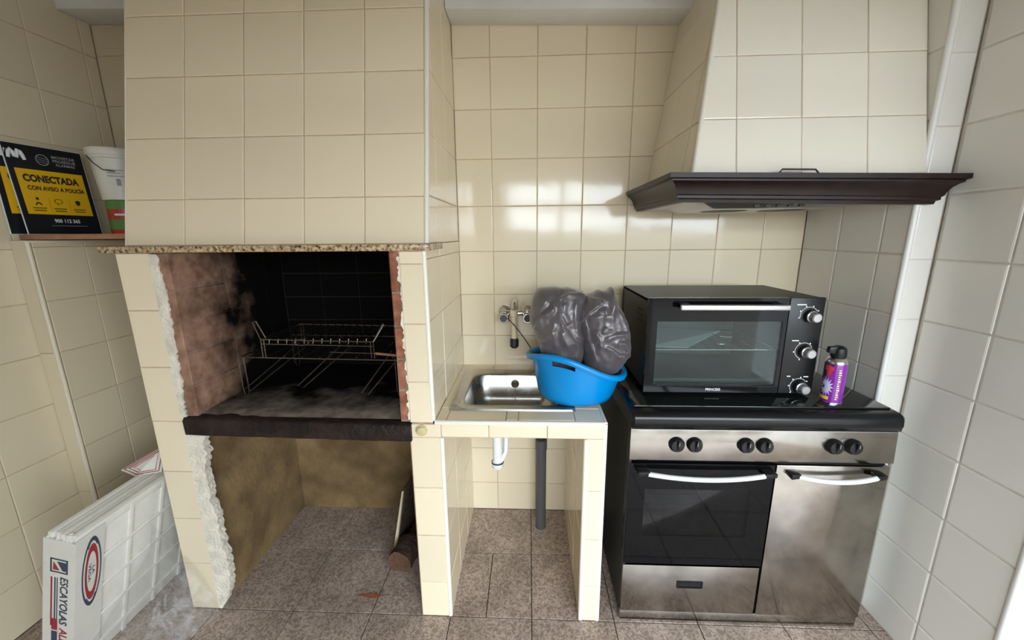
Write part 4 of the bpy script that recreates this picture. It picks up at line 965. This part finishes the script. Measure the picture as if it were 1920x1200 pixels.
# ================================================================== SHELF AND WHAT STANDS ON IT
boxo('wall_shelf', 'shelf', None, XL+.002, -1.309, 1.362, Yb-.004, 1.4005, 1.4195, bevel=.002)
tag(bpy.data.objects['wall_shelf'], 'thin reddish brown wooden shelf board between left wall and chimney', 'shelf')
def sign(base, d, hgt, wid, lean, label):
    """printed board; base = near bottom corner, d = direction of its lower edge"""
    t = thing('alarm_sign', base, label, 'sign', 'alarm company signs on the shelf')
    U = Vector(d).normalized(); Vv = Vector((-math.sin(lean), 0, math.cos(lean))); N = U.cross(Vv).normalized()
    if N.x < 0: N = -N
    Vv = N.cross(U).normalized(); Vv = Vv if Vv.z > 0 else -Vv
    O = Vector(base); th = .004
    b = MB(); c = [O, O+U*wid, O+U*wid+Vv*hgt, O+Vv*hgt]
    b.add(c+[p-N*th for p in c], [(0,1,2,3),(7,6,5,4),(0,4,5,1),(1,5,6,2),(2,6,7,3),(3,7,4,0)]).build('board', 'paperw', t)
    flat('panel_black', 'board', t, O, U, Vv, N, rect(.0015, wid-.0015, .0015, hgt-.0015), .0004)
    s = wid
    flat('panel_yellow', 'yellow', t, O, U, Vv, N, rect(.075*s, .93*s, .23*hgt, .73*hgt), .0008)
    def tx(x, y, str_, h, w, m, b_=.02): text('lettering', str_, m, t, O+U*x*s+Vv*y*hgt, U, Vv, N, h*hgt, w*s, bold=b_, lift=.0013)
    tx(.14, .590, 'CONECTADA', .085, .71, 'printk', .05); tx(.16, .500, 'CON AVISO A POLICÍA', .062, .74, 'printk', .04)
    tx(.575, .885, 'MOVISTAR', .032, .31, 'pgrey'); tx(.575, .842, 'PROSEGUR', .032, .31, 'pgrey'); tx(.60, .800, 'ALARMAS', .03, .26, 'pgrey')
    tx(.37, .135, '900 112 365', .045, .34, 'paperw', .03)
    flat('small_print', 'pgrey', t, O, U, Vv, N, rect(.32*s, .80*s, .098*hgt, .103*hgt), .0009)
    for k in range(3):
        xx = .15+.26*k
        flat('small_print', 'printk', t, O, U, Vv, N, rect(xx*s, (xx+.17)*s, .295*hgt, .305*hgt), .0013); flat('small_print', 'printk', t, O, U, Vv, N, rect((xx+.01)*s, (xx+.16)*s, .268*hgt, .278*hgt), .0013)
        if k: flat('divider', 'printk', t, O, U, Vv, N, rect((xx-.035)*s, (xx-.032)*s, .27*hgt, .42*hgt), .0013)
    # little icons
    ic = O+U*.235*s+Vv*.36*hgt
    ring('icon', 'printk', t, ic+Vv*.045*hgt, U, Vv, N, 0.0, 0.0, .016*s*1.3, .016*hgt, lift=.0014, n=16); ring('icon', 'printk', t, ic-Vv*.028*hgt, U, Vv, N, .022*s, .03*hgt*.6, .04*s, .034*hgt, 0, math.pi, 14, lift=.0014)
    ic = O+U*.495*s+Vv*.385*hgt
    ring('icon', 'printk', t, ic, U, Vv, N, .045*s, .022*hgt, .055*s, .028*hgt, lift=.0014, n=24); flat('icon', 'printk', t, ic, U, Vv, N, [(-.02*s, -.02*hgt), (-.005*s, -.024*hgt), (-.025*s, -.045*hgt)], .0014)
    ic = O+U*.755*s+Vv*.38*hgt
    flat('icon', 'printk', t, ic, U, Vv, N, [(-.035*s, .02*hgt), (0, .03*hgt), (.035*s, .02*hgt), (.03*s, -.015*hgt), (0, -.036*hgt), (-.03*s, -.015*hgt)], .0014)
    # wave mark and striped globe
    mp = [(0, .0), (.012, .035), (.03, .052), (.05, .035), (.062, .012), (.075, .008), (.088, .03), (.10, .052), (.12, .045), (.135, .02), (.145, -.005)]
    path = [O+U*(.045+x*1.25)*s+Vv*(.835+(y-.0)*1.75)*hgt+N*.002 for x, y in mp]
    MB().tube(path, [.0045]+[.0058]*9+[.0045], 8).build('wave_mark', 'paperw', t, smooth=True)
    gc = O+U*.445*s+Vv*.852*hgt
    ring('globe_mark', 'pgrey', t, gc, U, Vv, N, .072*s, .055*hgt, .082*s, .062*hgt, lift=.0012)
    for k in (-.025, 0, .025): flat('globe_mark', 'pgrey', t, gc, U, Vv, N, [(-.068*s, (k+.006)*hgt), (.068*s, (k-.016)*hgt), (.068*s, (k-.011)*hgt), (-.068*s, (k+.011)*hgt)], .0012)
    return t
sign((-1.803, 1.366, 1.4198), (.022, .222, 0), .318, .232, math.radians(4.2), 'front black and yellow alarm sign with white wave mark on shelf')
o2 = sign((-1.8290, 1.336, 1.4198), (.016, .222, 0), .318, .232, math.radians(.8), 'rear alarm sign showing only a strip behind the front one')

bk = thing('white_bucket', (-1.622, 1.53, 1.548), 'white plastic bucket with lid and wire handle on shelf corner', 'bucket')
BX, BY = -1.622, 1.565
MB().lathe([(.060, 1.5485), (.063, 1.5495), (.076, 1.70), (.080, 1.702), (.080, 1.716)], (BX, BY, 0), (0, 0, 1), 36).build('bucket_body', 'bucket', bk, smooth=True)
MB().lathe([(.0835, 1.712), (.085, 1.716), (.085, 1.734), (.082, 1.738), (.06, 1.738), (.058, 1.735), (.002, 1.735)], (BX, BY, 0), (0, 0, 1), 36).build('lid', 'bucket', bk, smooth=True)
MB().tube([(BX-.03, BY-.0785, 1.705), (BX+.0, BY-.090, 1.68), (BX+.03, BY-.088, 1.655), (BX+.06, BY-.07, 1.65)], .0018, 6).build('handle', 'rubber', bk, smooth=True)
NB = Vector((-BX*-1, -BY, 0)).normalized(); NB = Vector((1.64, -1.545, 0)).normalized(); UB = Vector((1.545, 1.64, 0)).normalized()
for k in range(3): flat('label_text', 'pgrey', bk, Vector((BX, BY, 1.655-.011*k))+NB*.0755, UB, Z_, NB, rect(-.034, .012-.008*(k % 2), 0, .003), .0008)
flat('label_patch', 'pgrey', bk, Vector((BX, BY, 1.60))+NB*.072, UB, Z_, NB, rect(-.012, .0, 0, .026), .0008)
tn = thing('paint_tin', (-1.650, 1.53, 1.42), 'round tin with red and green label under the white bucket', 'tin')
MB().lathe([(.055, 1.4198), (.057, 1.422), (.057, 1.542), (.055, 1.5475), (.05, 1.5475)], (-1.622, 1.565, 0), (0, 0, 1), 36).build('tin_body', 'green', tn, smooth=True)
def tinpatch(name, m, a0, a1, za, zb, lift):
    base = math.degrees(math.atan2(-1.545, 1.64)); n = 12
    vs = [(-1.622+(.057+lift)*math.cos(math.radians(base+a0+(a1-a0)*k/n)), 1.565+(.057+lift)*math.sin(math.radians(base+a0+(a1-a0)*k/n)), z) for k in range(n+1) for z in (za, zb)]
    MB().add(vs, [(2*k, 2*k+2, 2*k+3, 2*k+1) for k in range(n)]).build(name, m, tn, smooth=True)
tinpatch('label_red', 'red', -90, 90, 1.475, 1.515, .0004); tinpatch('label_red', 'red', -90, -15, 1.42, 1.437, .0004)
tinpatch('label_text', 'paperw', -40, 10, 1.490, 1.497, .0008)

# ================================================================== PACK OF PLASTER CEILING TILES
# leaning slab: local frame  A = along its length (+Y-ish), T = thickness (+X), H = up the slab
pk = thing('ceiling_tile_pack', (-1.50, 1.2, 0), 'stack of white plaster ceiling tiles leaning in a torn printed carton', 'tile pack')
lean = math.radians(16)
Hh = Vector((math.sin(lean), 0, math.cos(lean))); Aa = Vector((-.03, 1, 0)).normalized(); Tt = Aa.cross(Hh).normalized()
if Tt.x < 0: Tt = -Tt
PT = Vector((-1.330, .928, .545))          # near top corner of the right face
HL = .565; O = PT-Hh*HL                     # bottom near corner of right face
TH_ = .086
def pbox(b, a0, a1, t0, t1, h0, h1):
    f = lambda a, t, h: O+Aa*a+Tt*t+Hh*h
    return b.hexa([f(a0,t0,h0), f(a0,t1,h0), f(a1,t1,h0), f(a1,t0,h0), f(a0,t0,h1), f(a0,t1,h1), f(a1,t1,h1), f(a1,t0,h1)])
zmin = min((O+Tt*-TH_).z, O.z)
O = O+Vector((0, 0, .002-zmin))*0.0
ns = 5
for k in range(ns):
    t1 = -.0165*k; dz = random.uniform(-.004, .002); da = random.uniform(-.004, .004)
    sh_ = pbox(MB(), .004+da, .60+da, t1-.0155, t1, .0, HL+dz).build('plaster_sheet', 'gyps', pk, bevel=.002)
    if k == 0:
        # coffered relief: raised ribs between sunk squares
        for i in range(5):
            a = .052+i*.119; pbox(MB(), a-.009, a+.009, -.001, .006, .0, HL-.012).build('rib', 'gyps', sh_, bevel=.004)
        for j in range(5):
            h = HL-.148-.119*j; pbox(MB(), .0, .60, -.001, .0065, h-.009, h+.009).build('rib', 'gyps', sh_, bevel=.004)
        pbox(MB(), .0, .60, -.001, .0045, HL-.034, HL).build('rib', 'gyps', sh_, bevel=.004)
ct = MB(); pbox(ct, -.004, .0, -TH_, .006, 0, HL-.02); pbox(ct, -.004, .078, .0062, .0085, 0, HL-.012); pbox(ct, -.004, .06, -TH_-.002, -TH_, 0, HL-.02)
car = ct.build('carton', 'carton', pk)
# torn flaps on the carton rim
b = MB()
for k in range(9):
    t = -TH_+.004+k*(TH_/9); hh = HL-.02+random.uniform(-.002, .022)
    f = lambda a, t, h: O+Aa*a+Tt*t+Hh*h
    b.add([f(-.004, t, HL-.022), f(-.004, t+TH_/9, HL-.022), f(.010+random.uniform(0, .01), t+TH_/9-.002, hh), f(.008, t+.002, hh)], [(0, 1, 2, 3)])
b.build('torn_flap', 'carton', pk)
# print on the near end (runs down the carton) and on the side
fE = lambda t, h: O+Aa*-.004+Tt*t+Hh*h
NE = -Aa
text('lettering', 'ESCAYOLAS', 'pnavy', car, fE(-.036, HL-.150), -Hh, Tt, NE, .024, .185, bold=.02, lift=.0006, shear=.2); text('lettering', 'ALBA', 'pred', car, fE(-.036, HL-.348), -Hh, Tt, NE, .024, .085, bold=.02, lift=.0006, shear=.2)
for k, (m_, w, t) in enumerate((('pred', .005, -.064), ('pnavy', .004, -.053), ('pnavy', .003, -.046))):
    flat('stripe', m_, car, fE(t, HL-.155), -Hh, Tt, NE, rect(0, .16+.03*(k == 0), 0, w), .0006)
flat('stripe', 'pred', car, fE(-.060, HL-.315), -Hh, Tt, NE, rect(0, .045, 0, .018), .0006); flat('stripe', 'pnavy', car, fE(-.060, HL-.365), -Hh, Tt, NE, rect(0, .045, 0, .018), .0006)
for (u0, u1, v0, v1) in ((.0, .052, .0, .005), (0, .052, .047, .052), (0, .005, .0, .052), (.047, .052, 0, .052)): flat('emblem_frame', 'pnavy', car, fE(-.066, HL-.085), -Hh, Tt, NE, rect(u0, u1, v0, v1), .0006)
flat('emblem', 'pnavy', car, fE(-.066, HL-.085), -Hh, Tt, NE, [(.010, .047), (.010, .020), (.042, .036), (.042, .047)], .0007); flat('emblem', 'pred', car, fE(-.066, HL-.085), -Hh, Tt, NE, [(.012, .010), (.042, .008), (.042, .028)], .0008)
fS = lambda a, h: O+Aa*a+Tt*.0085+Hh*h
oc = fS(.042, HL-.165)
ring('oval_mark', 'pnavy', car, oc, Aa, Hh, Tt, .025, .118, .029, .132, lift=.0006); ring('oval_mark', 'pnavy', car, oc+Hh*.001, Aa, Hh, Tt, .019, .118, .028, .133, .9, 2.24, lift=.0007); ring('oval_mark', 'pnavy', car, oc, Aa, Hh, Tt, .019, .118, .028, .133, .9+math.pi, 2.24+math.pi, lift=.0007)
ring('oval_mark', 'pred', car, oc, Aa, Hh, Tt, .014, .078, .020, .108, lift=.0006)
text('lettering', 'LA', 'pnavy', car, oc+Aa*.0015+Hh*.018, -Hh, Aa, Tt, .008, .030, bold=.02, lift=.0006); text('lettering', 'VEGA', 'pnavy', car, oc-Aa*.0095+Hh*.035, -Hh, Aa, Tt, .008, .070, bold=.02, lift=.0006)
# plastic film slumping from the pack to the floor
nx, ny = 60, 44; vs = []; fs = []
for j in range(ny+1):
    for i in range(nx+1):
        s = i/nx; t = j/ny       # s along the pack, t from face to floor edge
        p0 = O+Aa*(.05+.30*s)+Tt*.011+Hh*(.10+.30*s**1.2)
        out = Vector((-1.385+.215*s, .93+.235*s-.05*math.sin(3.1*s), .004))
        p = p0.lerp(out, t); p.z = p0.z*(1-t)**1.15+.004
        bul = math.sin(math.pi*t)*.035*(.4+s); p += Vector((bul*.8, -bul*.5, 0))
        q = Vector((s*3.2, t*2.2, 0)); w = noise.noise(q*1.2)+.45*(abs(noise.noise(q*2.6))-.3)+.2*(abs(noise.noise(q*6+Vector((3, 0, 0))))-.3)
        e = min(1, 3*t)*(1-.5*t); p += Vector((.030*w, -.026*w, 0))*e
        p.y = min(p.y, 1.176); p.z = max(p.z, .003)
        vs.append(p)
for j in range(ny):
    for i in range(nx): fs.append((j*(nx+1)+i, j*(nx+1)+i+1, (j+1)*(nx+1)+i+1, (j+1)*(nx+1)+i))
MB().add(vs, fs).build('plastic_film', 'film', pk, smooth=True, angle=180)
# leaflet lying on the pack
lf = thing('paper_leaflet', (-1.40, 1.26, .56), 'white leaflet with nested triangle outlines lying on the plaster tiles', 'leaflet')
Lp = [Vector((-1.495, 1.22, .572)), Vector((-1.429, 1.205, .560)), Vector((-1.352, 1.23, .562)), Vector((-1.345, 1.26, .655))]
MB().add(Lp+[p-Vector((0, 0, .002)) for p in Lp], [(0,1,2,3),(7,6,5,4),(0,4,5,1),(1,5,6,2),(2,6,7,3),(3,7,4,0)]).build('sheet', 'carton', lf)
cen = (Lp[0]+Lp[1]+Lp[2]+Lp[3])/4; nl = (Lp[1]-Lp[0]).cross(Lp[3]-Lp[0]).normalized()
for s_ in (.86, .66, .46):
    q = [cen+(p-cen)*s_+nl*.002 for p in Lp]
    MB().tube(q, .0016, 6, closed=True).build('outline', 'pred', lf)
